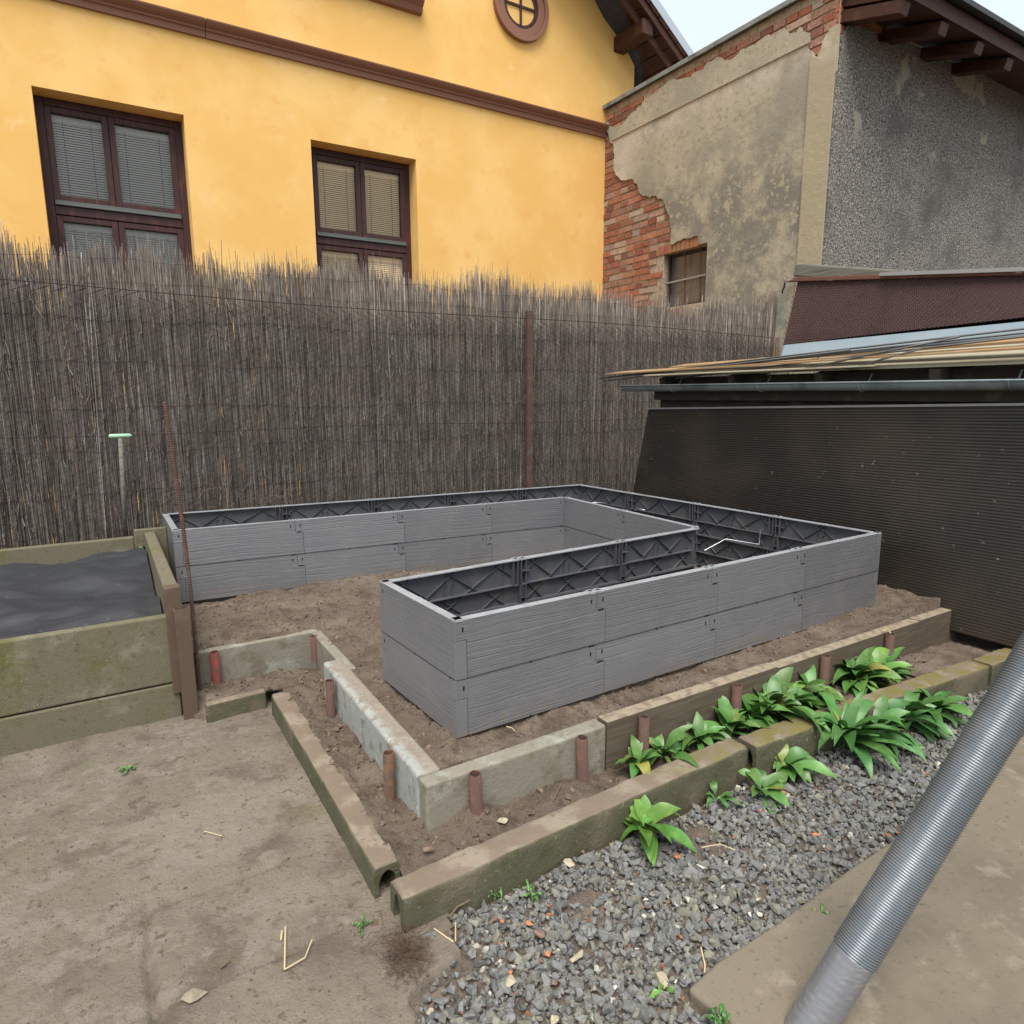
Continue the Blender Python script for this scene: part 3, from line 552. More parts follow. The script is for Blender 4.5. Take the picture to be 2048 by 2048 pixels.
# bent galvanised tie rods inside the bed
def tie(pts): mb = MB(); mb.tube(pts, .0026, 8); part(mb, 'tie_rod', M['galv'], planter, smooth=True)
cf = K['front']; zt = H2*.60
tie([onz(889,1215,zt), onz(924,1188,zt+.005)])
p0 = onz(1018,1169,zt+.045); tie([(p0[0]-.012,p0[1]+.03,zt+.045), tuple(p0), (p0[0]+.004,p0[1],zt+.0), (p0[0]+.004,p0[1]-.002,zt-.06)])
p0 = onz(1262,1121,zt+.045); tie([(p0[0]-.012,p0[1]+.03,zt+.045), tuple(p0), (p0[0]+.004,p0[1],zt+.0), (p0[0]+.004,p0[1]-.002,zt-.06)])
zz = H2*.70
tie([onz(1409,1101,zz), onz(1451,1078,zz), onz(1518,1089,zz), onz(1521,1060,zz+.04), onz(1528,1057,zz+.04)])
tie([onz(1269,1022,zz+.03), onz(1274,1017,zz+.05), onz(1290,1020,zz+.05)])
tie([onz(1165,1005,zz+.05), onz(1212,1006,zz+.05)])

# ------------------------------------------------------------------ edging slabs of the upper terrace
def slab(name, mb, m, label, cat, bevel=.006, group=None, seg=3):
    o = mb.build(name, m, None, bevel=bevel, seg=seg); tag(o, label, cat, group); return o
def rough(o, st=.006, size=.12, sub=3):
    return o
mb = MB(); mb.box((-.612, 1.205, -.26), (-.088, 1.245, .0)); slab('edging_slab', mb, M['concrete'], 'grey concrete edging slab behind the short red pipe stub', 'edging slab')
mb = MB(); mb.box((-.130, .70, -.26), (-.086, 1.204, .001)); slab('edging_slab', mb, M['concrete'], 'narrow grey concrete slab running from the terrace corner to the white kerb', 'edging slab')
mb = MB(); mb.prism([(-.192,-.134,-.26), (-.116,-.134,-.26), (-.108,.825,-.26), (-.186,.825,-.26)], (0,0,.263)); slab('edging_slab', mb, M['palecon'], 'chalky white kerb stone with a dirty top, left of the planter end', 'edging slab', .012)
mb = MB(); mb.prism([(-.190,-.190,-.30), (.455,-.186,-.30), (.455,-.125,-.30), (-.19,-.136,-.30)], (0,0,.298)); slab('edging_slab', mb, M['concrete'], 'light grey concrete slab with two rusty pipes before the planter corner', 'edging slab', .008)
mb = MB(); mb.prism([(.459,-.186,-.30), (1.32,-.19,-.30), (1.32,-.138,-.30), (.459,-.134,-.30)], (0,0,.306)); slab('edging_board', mb, M['board'], 'brown weathered board beside the grey slab, leaves growing before it', 'edging board', .003)
mb = MB(); mb.prism([(1.322,-.19,-.30), (2.35,-.195,-.30), (2.35,-.145,-.30), (1.322,-.138,-.30)], (0,0,.300)); slab('edging_board', mb, M['board'], 'brown weathered board running to the right under the shed end', 'edging board', .003)
mb = MB(); mb.prism([(2.352,-.195,-.30), (3.4,-.20,-.30), (3.4,-.15,-.30), (2.352,-.145,-.30)], (0,0,.303)); slab('edging_board', mb, M['board'], 'rightmost brown edging board past the last pipe stub', 'edging board', .003)
# hollow kerb blocks
def kerb(name, p, q, w, zt, hgt, label, hole=1, both=False):
    """p,q: the front-left top edge line ends (x,y); block extends to the left of p->q by w"""
    p = Vector((*p, 0)); q = Vector((*q, 0)); d = (q-p).normalized(); s = Vector((-d.y, d.x, 0)); n = 32
    prof = []
    for k_ in range(n):     # rounded rectangle
        t = 2*math.pi*k_/n; c, sn = math.cos(t), math.sin(t)
        e = .22 if sn > 0 else .12
        prof.append((w/2*math.copysign(abs(c)**e, c), hgt/2*math.copysign(abs(sn)**(e), sn)))
    inn = []
    for k_ in range(n):
        t = 2*math.pi*k_/n
        if hole == 1: inn.append((w*.33*math.cos(t), hgt*.30*math.sin(t)+hgt*.06))
        else: r = 1-.30*math.cos(t)**2; inn.append((w*.25*math.cos(t)*1.0, hgt*.40*math.sin(t)*(1 if abs(math.sin(t)) > .2 else .9)*r+.0))
    segs = max(2, int((q-p).length/.02)); mb = MB(); vs = []
    for i in range(segs+1):
        c = p+d*((q-p).length*i/segs)+s*w/2
        for a, b in prof:
            j = .0016*vnoise(i*.9, a*90+b*70, 5)+.0012*vnoise(i*.3, a*60-b*50, 8); f_ = 1+j*22
            if i in (0, segs): f_ *= .975
            vs.append(c+s*(a*f_)+Vector((0,0,zt-hgt/2+b*f_)))
    fs = [(i*n+k_, i*n+(k_+1) % n, (i+1)*n+(k_+1) % n, (i+1)*n+k_) for i in range(segs) for k_ in range(n)]
    fs.append(tuple(range(segs*n, segs*n+n)))
    o0 = len(vs); c = p+s*w/2
    for dep in (0, .10):
        for a, b in inn: vs.append(c+d*dep+s*a+Vector((0,0,zt-hgt/2+b)))
    for k_ in range(n):
        k2 = (k_+1) % n; fs.append((k_, o0+k_, o0+k2, k2)); fs.append((o0+k_, o0+n+k_, o0+n+k2, o0+k2))
    fs.append(tuple(range(o0+n, o0+2*n)))
    mb.add(vs, fs); o = mb.build(name, M['kerb'], None); tag(o, label, 'kerb block')
    me = o.data
    for pl in me.polygons: pl.use_smooth = len(pl.vertices) == 4 and max(pl.vertices) < o0
    return o
kerb('kerb_block', (-.308,-.283), (-.308,.90), .073, -.117, .135, 'long hollow concrete kerb block along the left path, open round end towards the camera', 1)
kerb('kerb_block', (-.358,-.424), (.905,-.394), .085, -.114, .155, 'long hollow kerb block before the gravel, its open end at the front corner', 2)
kerb('kerb_block', (.925,-.412), (2.35,-.505), .090, -.112, .150, 'mossy hollow kerb block beyond the gap, big leafy plant before it', 1)
kerb('kerb_block', (2.37,-.507), (3.6,-.56), .090, -.112, .150, 'rightmost mossy kerb block past the leafy plants', 1)
mb = MB(); mb.prism([(-.612,.955,-.28), (-.385,.965,-.28), (-.385,1.005,-.28), (-.612,1.0,-.28)], (0,0,.148)); slab('edging_slab', mb, M['kerb'], 'short brown concrete piece standing between the steel post and the long kerb', 'edging slab', .008)

# pipe stubs
def pipe(px, r, top, bot, m, label, lean=(0,0)):
    p = onz(*px, top); mb = MB(); n = 20; vs = []; cx, cy = p[0], p[1]
    if cy > 1.1: cy = min(cy, 1.2045-r)
    elif cx < -.19: cx = min(cx, -.1925-r) if cy < .8 else cx
    if cy < -.1: cy = min(cy, -.1955-r if cx > 1.3 else -.1915-r)
    for z_, rr in ((bot, r), (top, r), (top, r*.78), (top-.05, r*.78)):
        for k_ in range(n):
            t = 2*math.pi*k_/n; f_ = (z_-bot)/(top-bot); wob = .0008*math.sin(3*t+cx*50) if z_ > bot else 0
            vs.append((cx+(rr)*math.cos(t)+lean[0]*(f_-1), cy+(rr)*math.sin(t)+lean[1]*(f_-1), z_+wob))
    fs = [(i*n+k_, i*n+(k_+1) % n, (i+1)*n+(k_+1) % n, (i+1)*n+k_) for i in range(3) for k_ in range(n)]+[tuple(range(3*n, 4*n))]
    mb.add(vs, fs, 0); o = mb.build('pipe_stub', [m, M['dark']], None); o.data.polygons[len(fs)-1].material_index = 0
    for i, pl in enumerate(o.data.polygons): pl.use_smooth = i < n
    o.data.polygons[len(fs)-1].material_index = 1
    tag(o, label, 'pipe stub', 'pipe stubs staking the edging')
pipe((428,1304), .0185, .0, -.30, M['redrust'], 'red painted pipe stub before the rear grey slab')
pipe((627.5,1272), .0165, .003, -.30, M['rust'], 'dark rusty pipe stub in the rear corner of the terrace')
pipe((659,1361), .0165, .0, -.30, M['rust'], 'dark rusty pipe stub at the far end of the white kerb stone')
pipe((776.6,1505), .0165, .0, -.30, M['orangerust'], 'orange rusted pipe stub against the white kerb stone', (.003, 0))
pipe((942,1539.5), .0185, .0, -.30, M['rust'], 'tall rusty pipe stub nearest the front kerb corner', (-.006, 0))
pipe((1157,1469.6), .0185, .0, -.30, M['rust'], 'rusty pipe stub on the grey slab just left of the brown board', (-.006, .0))
pipe((1274,1424), .0185, .0, -.30, M['rust'], 'rusty pipe stub on the brown board beside the leftmost leaf clump')
pipe((1464,1365), .0185, .0, -.30, M['rust'], 'reddish pipe stub just left of the largest leaf clump')
pipe((1643,1308), .0185, .0, -.30, M['rust'], 'rusty pipe stub mostly hidden behind the right leaf clump')
pipe((1773,1265), .0195, .0, -.30, M['rust'], 'rightmost pipe stub, straw stuck in its top')

# ------------------------------------------------------------------ left raised bed: stacked concrete panels, post, side wall, tarp
lb = thing('concrete_bed_wall', 'mossy concrete panel bed wall at the left with a brown steel post', 'bed wall', (-.66,1.07,-.2))
mb = MB(); mb.box((-2.6,1.075,-.25), (-.690,1.115,-.062)); part(mb, 'lower_panel', M['mossy'], lb, bevel=.006)
mb = MB(); mb.box((-2.6,1.078,-.056), (-.690,1.120,.219)); part(mb, 'upper_panel', M['mossy'], lb, bevel=.006)
mb = MB(); mb.box((-.712,1.122,-.25), (-.660,2.36,.330)); part(mb, 'side_panel', M['mossy'], lb, bevel=.006)
mb = MB(); mb.box((-.715,1.064,-.1), (-.655,1.1215,.333)); part(mb, 'end_plate', M['brownpost'], lb, bevel=.002)
mb = MB()
mb.box((-.688,1.028,-.25),(-.636,1.033,.250)); mb.box((-.688,1.0335,-.25),(-.684,1.063,.250)); mb.box((-.640,1.0335,-.25),(-.636,1.063,.250)); 
part(mb, 'steel_post', M['brownpost'], lb)
mb = MB(); mb.box((-.760,2.362,-.25),(-.60,2.40,.345)); part(mb, 'end_slab', M['mossy'], lb, bevel=.005)
mb = MB(); mb.box((-2.6,2.40,.0),(-.762,2.45,.30)); part(mb, 'rear_slab', M['mossy'], lb, bevel=.005)
o = sheet('tarp', -2.6, -.70, 1.12, 2.41, .02, lambda X, Y: .19+.035*fbm(X, Y, 3, 3, 91)+-.03*np.abs(fbm(X*.7+Y*.4, Y*1.6-X*.3, 5, 3, 93))+.02-.05*sstep(1.2, 1.12, Y)+.03*sstep(1.6,2.2,Y), lambda X, Y: (X < -.712) & (Y > 1.12), M['tarp'])
tag(o, 'wrinkled black sheet covering the raised bed inside the mossy walls', 'ground sheet')

# ------------------------------------------------------------------ rebar stake
B = Vector(onz(402,1410,-.2)); Tt = Vector(ony(329.5,804,B.y+.02))
mb = MB(); n_ = 260; path = [B.lerp(Tt, i/n_)+Vector((.012*math.sin(math.pi*i/n_), 0, 0)) for i in range(n_+1)]
mb.tube(path, [.0070+(.0016 if i % 2 else 0) for i in range(n_+1)], 10); o = mb.build('rebar_stake', M['rust'], None)
tag(o, 'tall rusty ribbed steel bar standing upright at the corner of the left bed', 'steel bar')

# ------------------------------------------------------------------ reed screen on chain link
YF = 2.79
def fence_top(x):      # ragged top read off the photograph
    px = [(-2.6,1.97),(-.65,1.97),(-.1,1.99),(.45,2.05),(.95,2.04),(1.3,2.01),(1.9,2.0),(2.2,1.99),(2.6,1.99),(2.9,1.97),(3.3,1.90),(4.0,1.95),(4.6,2.0),(5.0,2.08)]
    return np.interp(x, [a for a, b in px], [b for a, b in px])
rs = thing('reed_screen', 'tall weathered grey reed screen tied along the wire fence', 'reed screen', (1.5, YF, 0))
NR = 14000; V = []; F = []; CC = []; o_ = 0
xs = np.sort(RNG.uniform(-2.6, 5.04, NR))
for i in range(NR):
    x = xs[i]; lay = RNG.integers(0, 3); y = YF+.002+.008*lay+RNG.normal(0, .0015); r = RNG.uniform(.0013, .0030)*(.9+.2*(lay == 0))
    dense = fence_top(x)-.20+.05*vnoise(x*2.3, 7., 11)+.03*vnoise(x*9, 2., 12); u_ = RNG.uniform()
    thin = .45+.55*(vnoise(x*3.1, 3., 5)*.5+.5)
    zt_ = dense-.02+.30*RNG.beta(1.1, 2.0)*thin+(.09*RNG.uniform() if u_ > .86 else 0)
    if u_ < .30: zt_ = dense-RNG.uniform(0, .25)
    zb_ = 0 if RNG.uniform() < .7 else RNG.uniform(.0, .9)
    if x < -.76: zb_ = max(zb_, .0)
    lean = RNG.normal(.006, .016)+.012*vnoise(x*1.3, 1, 3); bow = RNG.normal(0, .004)
    if RNG.uniform() < .02: lean *= 3.5
    t = RNG.uniform(); base = np.array([.150,.128,.110])*RNG.uniform(.55, 1.45)
    if t > .965: base = np.array([.34,.31,.275])*RNG.uniform(.8, 1.2)
    if t < .003: base = np.array([.42,.25,.11])
    if t > .998: base = np.array([.50,.47,.43])
    zs = [zb_+(zt_-zb_)*q/7 for q in range(8)]
    for j, z_ in enumerate(zs):
        f_ = (z_)/1.9; cxx = x+lean*(f_-.5)*2+bow*math.sin(f_*5+i); rr = r*(1 if j < 7 else .55); a_ = i*1.7
        for k_ in range(4): V.append((cxx+rr*math.cos(a_+k_*1.5708), y+rr*math.sin(a_+k_*1.5708), z_))
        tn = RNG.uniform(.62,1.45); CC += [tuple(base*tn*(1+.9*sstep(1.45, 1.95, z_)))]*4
    for j in range(7):
        for k_ in range(4): k2 = (k_+1) % 4; F.append((o_+j*4+k_, o_+j*4+k2, o_+j*4+4+k2, o_+j*4+4+k_))
    F.append((o_+28, o_+29, o_+30, o_+31)); o_ += 32
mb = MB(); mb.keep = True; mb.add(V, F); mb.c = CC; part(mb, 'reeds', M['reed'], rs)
# frayed leaf sheaths and broken stalks, caught in the reeds
mb = MB(); mb.keep = True
for i in range(5500):
    x = RNG.uniform(-2, 5); z_ = RNG.uniform(.1, 1.75); L = .012+.07*RNG.uniform()**2.5; a_ = RNG.normal(0, .2); w_ = RNG.uniform(.001, .0026); c_ = np.array([.40,.35,.29])*RNG.uniform(.35, 1.15)
    if RNG.uniform() < .07: c_ = np.array([.40,.26,.14])
    dx, dz = L*math.sin(a_), L*math.cos(a_); y = YF-.004-RNG.uniform(0, .006)
    mb.add([(x-w_, y, z_), (x+w_, y, z_), (x+w_*.6+dx, y-.004, z_+dz), (x-w_*.6+dx, y-.004, z_+dz)], [(0,1,2,3)], 0, tuple(c_))
part(mb, 'loose_sheaths', M['reed'], rs)
mb = MB()
for z_ in (.25,.5,.75,1.0,1.25,1.5,1.7,1.82):
    mb.tube([(x, YF-.006, z_+.012*math.sin(x*4+z_*9)+.006*math.sin(x*17)) for x in np.arange(-2.6, 5.05, .06)], .0009, 3, cap=False)
part(mb, 'binding_wire', M['wire'], rs)
cl = thing('wire_fence', 'rusty chain-link fence with steel posts in front of the reed screen', 'wire fence', (2.05, 2.74, 0))
mb = MB(); mb.keep = True; cw = .085; ZT = 1.645
def wtop(x): return 1.655-.012*math.sin((x+.6)*1.3)-.006*x+.0
i = 0
for x0 in np.arange(-2.6, 5.04, cw):
    pts = []; z_ = -.02; k_ = 0
    while z_ < wtop(x0): pts.append((x0+(cw/2 if k_ % 2 else -cw/2)*1.03+.004*vnoise(x0*3, z_*4, 3), 2.765+(.004 if (k_ % 2) else -.002), z_)); z_ += cw*.42; k_ += 1
    mb.tube(pts, .0027, 3, cap=False)
part(mb, 'mesh', M['wire'], cl)
mb = MB(); mb.tube([(x, 2.747, wtop(x)) for x in np.arange(-2.6, 5.06, .08)], .0026, 5); mb.tube([(x, 2.747, .85+.01*math.sin(x*2)) for x in np.arange(-2.6, 5.06, .08)], .0016, 4); part(mb, 'top_wire', M['wire'], cl)
for px_ in (2.048,):
    mb = MB(); mb.box((px_-.026, 2.706, -.1), (px_+.026, 2.711, 1.70)); mb.box((px_+.021, 2.7115, -.1), (px_+.026, 2.742, 1.70)); mb.box((px_-.026, 2.7115, -.1), (px_-.021, 2.735, 1.70)); part(mb, 'post', M['rust'], cl, bevel=.0015)
mb = MB(); mb.tube([(5.045,2.735,-.1),(5.045,2.735,1.62)], .018, 10); part(mb, 'post', M['rust'], cl, smooth=True)
mb = MB(); mb.tube([(-1.9,2.725,-.1),(-1.9,2.725,1.70)], .022, 10); part(mb, 'post', M['rust'], cl, smooth=True)
mb = MB(); mb.tube([(2.075,2.74,.62),(2.42,2.735,.05)], .002, 5); part(mb, 'brace_wire', M['wire'], cl)
# dry weeds at the fence foot
for (cx, cz, n_, h_, lab, colr) in ((-.38, .15, 60, .45, 'dry brown weed stalks climbing the reed screen near the steel bar', M['twig']), (.02, .25, 50, .25, 'tangle of dry brown stalks at the fence foot behind the planter', M['twig'])):
    mb = MB()
    for i in range(n_):
        x = cx+max(-.16, min(.16, random.gauss(0, .08))); z_ = cz+random.uniform(0, h_*.8); pts = [(x, 2.735-random.uniform(0, .03), z_)]; a_ = random.uniform(-1.8, 1.8)
        for j in range(4): a_ += random.uniform(-.8, .8); pts.append((pts[-1][0]+.022*math.sin(a_), pts[-1][1]+random.uniform(-.004,.004), pts[-1][2]+.022*math.cos(a_)))
        mb.tube(pts, .0011, 3, cap=False)
    o = mb.build('dry_weed', colr, None); tag(o, lab, 'dry weed')

# ------------------------------------------------------------------ yellow house
YB = 5.6
yh = thing('yellow_house', 'yellow rendered house with brown cornice behind the reed screen', 'house', (1.5, YB, 0))
wins = [(-1.08, .08, 2.0, 3.648), (1.255, 2.42, 2.0, 3.648)]
DEP = .27; WX1 = 5.575
X_ = [-5.5, -1.08, .08, 1.255, 2.42, WX1]; Z_ = [-.3, 2.0, 3.648, 5.312]
mb = MB()
for i in range(5):
    for j in range(3):
        if (i, j) in ((1,1),(3,1)): continue
        mb.add([(X_[i],YB,Z_[j]),(X_[i+1],YB,Z_[j]),(X_[i+1],YB,Z_[j+1]),(X_[i],YB,Z_[j+1])], [(0,1,2,3)])
mb.add([(-5.5,YB,5.312),(WX1,YB,5.312),(2.3,YB,8.9),(-5.5,YB,8.9)], [(0,1,2,3)])
mb.add([(WX1,YB,-.3),(WX1,YB+6,-.3),(WX1,YB+6,5.312),(WX1,YB,5.312)], [(0,1,2,3)])
for (a, b, c, d_) in wins:
    mb.add([(a,YB,d_),(b,YB,d_),(b,YB+DEP,d_),(a,YB+DEP,d_)], [(0,1,2,3)]); mb.add([(a,YB,c),(a,YB,d_),(a,YB+DEP,d_),(a,YB+DEP,c)], [(0,1,2,3)]); mb.add([(b,YB,c),(b,YB,d_),(b,YB+DEP,d_),(b,YB+DEP,c)], [(0,1,2,3)])
mb.keep = True; part(mb, 'wall', M['yellow'], yh)
mb = MB()    # cornice profile swept along x
prof = [(0,4.345),(.030,4.345),(.034,4.392),(.050,4.400),(.055,4.412),(.050,4.420),(.085,4.440),(.105,4.462),(.108,4.475),(0,4.490)]
for (a, b) in ((-5.5,.315),(.322,5.10)):
    mb.prism([(a, YB-p, z_) for p, z_ in prof], (b-a, 0, 0))
part(mb, 'cornice', M['cornice'], yh)
mb = MB()    # sill of the upper window, only its end in view
sz_ = 5.10
mb.prism([(.9,YB,sz_),(.9,YB-.05,sz_+.01),(.9,YB-.07,sz_+.06),(.9,YB-.12,sz_+.10),(.9,YB-.125,sz_+.14),(.9,YB,sz_+.16)], (1.62,0,0)); part(mb, 'upper_sill', M['cornice'], yh)
def window(a, b, c, d_, bm_, mull):
    y0 = YB+DEP-.07; f = MB(); fw = .065
    f.box((a,y0,c),(a+fw,y0+.06,d_)); f.box((b-fw,y0,c),(b,y0+.06,d_)); f.box((a+fw,y0,d_-fw),(b-fw,y0+.06,d_))
    tr = 2.735; f.box((a+fw,y0-.012,tr-.055),(b-fw,y0+.06,tr+.02))
    fr = part(f, 'window', M['winwood'], yh, bevel=.004)
    f = MB(); f.box((a+fw+.005,y0-.035,tr+.022),(b-fw-.005,y0-.0125,tr+.040)); f.box((a+fw+.005,y0-.02,tr+.0405),(b-fw-.005,y0-.0125,tr+.065)); part(f, 'weather_bar', M['winrail'], fr, bevel=.003)
    xm = a+(b-a)*mull
    for (x0, x1) in ((a+fw, xm-.002), (xm+.002, b-fw)):
        for (z0, z1) in ((tr+.066, d_-fw-.004), (c, tr-.06)):
            s = MB(); sw = .050; yy = y0-.004
            s.box((x0,yy,z0),(x0+sw,yy+.05,z1)); s.box((x1-sw,yy,z0),(x1,yy+.05,z1)); s.box((x0+sw,yy,z1-sw),(x1-sw,yy+.05,z1)); s.box((x0+sw,yy,z0),(x1-sw,yy+.05,z0+sw)); part(s, 'sash', M['winwood'], fr, bevel=.004)
            g_ = MB(); g_.add([(x0+sw,yy+.03,z0+sw),(x1-sw,yy+.03,z0+sw),(x1-sw,yy+.03,z1-sw),(x0+sw,yy+.03,z1-sw)], [(0,1,2,3)]); part(g_, 'pane', M['glass'], fr)
            s = MB(); z_ = z1-sw-.05
            while z_ > z0+sw:
                s.prism([(x0+sw-.005,yy+.058,z_-.0185),(x0+sw-.005,yy+.067,z_),(x0+sw-.005,yy+.068,z_)], (x1-x0-2*sw+.01,0,0)); z_ -= .021
            for xx in (x0+sw+.05*1.5, x1-sw-.06*1.5): s.box((xx,yy+.054,z0+sw),(xx+.003,yy+.056,z1-sw-.04),1)
            s.box((x0+sw-.005,yy+.056,z1-sw-.055),(x1-sw+.005,yy+.078,z1-sw-.0))
            part(s, 'blind', [bm_, M['winwood']], fr)
    f = MB(); f.box((a-.02,YB+DEP+.10,c-.1),(b+.02,YB+DEP+.5,d_+.05)); part(f, 'room', M['room'], fr)
window(*wins[0], M['blindg'], .47); window(*wins[1], M['blind'], .50)
# round blind window with brown ring and cross bars
cx, cz = 3.80, 5.535
def ring(mb, r0, r1, y0, y1, n=72, mi=0):
    vs = []
    for k_ in range(n):
        t = 2*math.pi*k_/n
        for (r, y) in ((r0,y0),(r1,y0),(r1,y1),(r0,y1)): vs.append((cx+r*math.cos(t), y, cz+r*math.sin(t)))
    fs = []
    for k_ in range(n):
        a_, b_ = k_*4, ((k_+1) % n)*4
        for j in range(4): fs.append((a_+j, a_+(j+1) % 4, b_+(j+1) % 4, b_+j))
    mb.add(vs, fs, mi)
mb = MB(); ring(mb, .24, .325, YB-.035, YB+.01); ring(mb, .326, .375, YB-.055, YB+.01); rw = part(mb, 'round_window', M['cornice'], yh, bevel=.006)
mb = MB(); ring(mb, .195, .239, YB-.012, YB+.01); mb.box((cx-.2,YB-.02,cz-.012),(cx+.2,YB-.001,cz+.012)); mb.box((cx-.011,YB-.0215,cz-.2),(cx+.011,YB-.001,cz-.0125)); mb.box((cx-.011,YB-.0215,cz+.0125),(cx+.011,YB-.001,cz+.2)); part(mb, 'glazing_bars', M['winwood'], rw)
# verge of the roof over the gable: soffit boards, purlin end, pale metal edge
P1 = Vector(ony(1203,0,YB)); P2 = Vector(ony(1268,131,YB)); sl_ = (P2-P1).normalized()
P0 = P1-sl_*2.4; P3 = P2+sl_*1.2
OV = 5.0; F1 = Vector(ony(1294,0,OV)); F2 = Vector(ony(1371,113,OV)); fl_ = (F2-F1).normalized(); F0 = F1-fl_*2.4; F3 = F2+fl_*.95
roof = MB(); up_ = Vector((.10,0,.11))
nb = 22
for i in range(nb):
    a0, a1 = i/nb, (i+.93)/nb
    q0, q1 = P0.lerp(P3, a0), P0.lerp(P3, a1); r0, r1 = F0.lerp(F3, a0), F0.lerp(F3, a1)
    q0 = q0+Vector((0,.5,0)); q1 = q1+Vector((0,.5,0))
    roof.add([q0, q1, r1, r0, q0+up_*.3, q1+up_*.3, r1+up_*.3, r0+up_*.3], [(0,1,2,3),(7,6,5,4),(0,4,5,1),(1,5,6,2),(2,6,7,3),(3,7,4,0)])
rf = part(roof, 'roof', M['soffit'], yh)
mb = MB(); a_ = Vector((.012,.0,.012))
mb.add([P0+Vector((0,.5,0))+up_*.31, P3+Vector((0,.5,0))+up_*.31, F3+up_*.31, F0+up_*.31, P0+Vector((0,.5,0))+up_, P3+Vector((0,.5,0))+up_, F3+up_, F0+up_], [(0,1,2,3),(7,6,5,4),(0,4,5,1),(1,5,6,2),(2,6,7,3),(3,7,4,0)]); part(mb, 'roof_deck', M['slate'], rf)
for off_, wd in ((.06, .035), (.20, .03)):
    mb = MB(); g0 = F0+Vector((-off_*.6, 0, -off_*.5)); g1 = F3+Vector((-off_*.6, 0, -off_*.5)); mb.bar(g0+Vector((0,off_*.7,0)), g1+Vector((0,off_*.7,0)), wd, .07, up=(0,0,1)); part(mb, 'barge_board', M['soffit'], rf)
mb = MB(); mb.bar(F0+Vector((.055,-.01,.06)), F3+Vector((.055,-.01,.06)), .012, .10, up=(1,0,1)); part(mb, 'metal_edge', M['metalwhite'], rf)
mb = MB(); e0 = Vector(ony(1262,70,5.06)); mb.bar((5.06,5.05,5.28),(5.36,5.75,5.23), .15, .15); 
mb = MB(); pa = Vector(ony(1219,74,YB-.02)); pb = Vector(ony(1300,52,5.08)); mb.bar(Vector((pb.x-.05,5.06,pb.z-.03)), Vector((pb.x-.05,5.75,pb.z-.03)), .17, .17); part(mb, 'purlin_end', M['soffit'], rf, bevel=.008)

# ------------------------------------------------------------------ old building on the right
XR = 5.088; YC = 2.344
ob = thing('old_building', 'old building with crumbling plaster over red brick on the right', 'building', (XR, 4, 0))
mb = MB(); W0, W1, WZ0, WZ1 = 3.755, 4.46, 2.09, 2.71
bx = XR+.030
for (ya, yb_, za, zb_) in ((YC, W0, -.3, 4.69), (W1, 5.75, -.3, 4.69), (W0, W1, -.3, WZ0), (W0, W1, WZ1, 4.69)):
    mb.add([(bx,ya,za),(bx,yb_,za),(bx,yb_,zb_),(bx,ya,zb_)], [(0,1,2,3)])
mb.add([(bx,W0,WZ1),(bx,W1,WZ1),(bx+.2,W1,WZ1),(bx+.2,W0,WZ1)],[(0,1,2,3)]); mb.add([(bx,W0,WZ0),(bx,W1,WZ0),(bx+.2,W1,WZ0),(bx+.2,W0,WZ0)],[(0,1,2,3)])
mb.add([(bx,W0,WZ0),(bx,W0,WZ1),(bx+.2,W0,WZ1),(bx+.2,W0,WZ0)],[(0,1,2,3)]); mb.add([(bx,W1,WZ0),(bx,W1,WZ1),(bx+.2,W1,WZ1),(bx+.2,W1,WZ0)],[(0,1,2,3)])
mb.add([(bx,YC+.03,3.9),(bx+.6,YC+.03,3.9),(bx+.6,YC+.03,4.69),(bx,YC+.03,4.69)],[(0,1,2,3)])
mb.add([(bx,YC,4.69),(10,YC,4.69),(10,5.58,4.69),(bx,5.58,4.69)],[(0,1,2,3)])
mb.keep = True; part(mb, 'wall', M['mortar'], ob)
# real bricks where the plaster has fallen
mb = MB(); mb.keep = True; ch = .080; bl_ = .265
def brick_at(y0, y1, z0, z1, jx):
    c_ = random.choice([(.34,.125,.075),(.29,.105,.065),(.37,.155,.095),(.24,.10,.07),(.33,.15,.10),(.34,.19,.14),(.38,.27,.21)]); t_ = random.uniform(.75,1.15); c_ = tuple(k_*t_ for k_ in c_)
    mb.box((bx-.012+jx, y0+random.uniform(.003,.008), z0+random.uniform(.002,.007)), (bx+.02, y1-random.uniform(.003,.008), z1-random.uniform(.002,.006)), 0, c_)
for row in range(60):
    z0 = -.02+row*ch
    if z0 > 4.55: break
    y = YC+.02-(row % 2)*.13; bl = .265 if row % 4 < 2 else .14
    while y < 5.72:
        L = bl*random.uniform(.92, 1.06) if row % 3 else .14*random.uniform(.9,1.1); y1 = y+L; yc_ = (y+y1)/2; zc_ = z0+.04
        vis = (yc_ > 4.15 and zc_ < 3.95) or zc_ > 4.2 or (yc_ < 2.7 and zc_ > 3.9) or (3.6 < yc_ < 4.6 and 2.6 < zc_ < 2.95) or (yc_ > 5.2)
        hit = not (y1 < W0 or y > W1 or z0+ch < WZ0 or z0 > WZ1+.10)
        if vis and not hit: brick_at(max(y, YC+.02), min(y1, 5.72), z0, z0+ch-.012, random.uniform(-.006, .006))
        y = y1
y = W0-.05
while y < W1+.08:     # soldier course over the window
    mb.box((bx-.014,y+.003,WZ1+.004),(bx+.02,y+.062,WZ1+.108),0,tuple(k_*random.uniform(.8,1.1) for k_ in (.36,.14,.08))); y += .068
part(mb, 'brickwork', M['brick'], ob)
mb = MB()     # bricks round the broken corner, on the gable side
for row in range(9):
    z0 = 3.94+row*ch
    for i in range(3):
        x0 = XR+.02+i*.25-(row % 2)*.12; mb.box((max(x0, XR+.02), YC+.012, z0), (x0+.24, YC+.05, z0+ch-.012), 0, tuple(k_*random.uniform(.8,1.15) for k_ in (.36,.13,.07)))
part(mb, 'corner_bricks', M['brick'], ob)
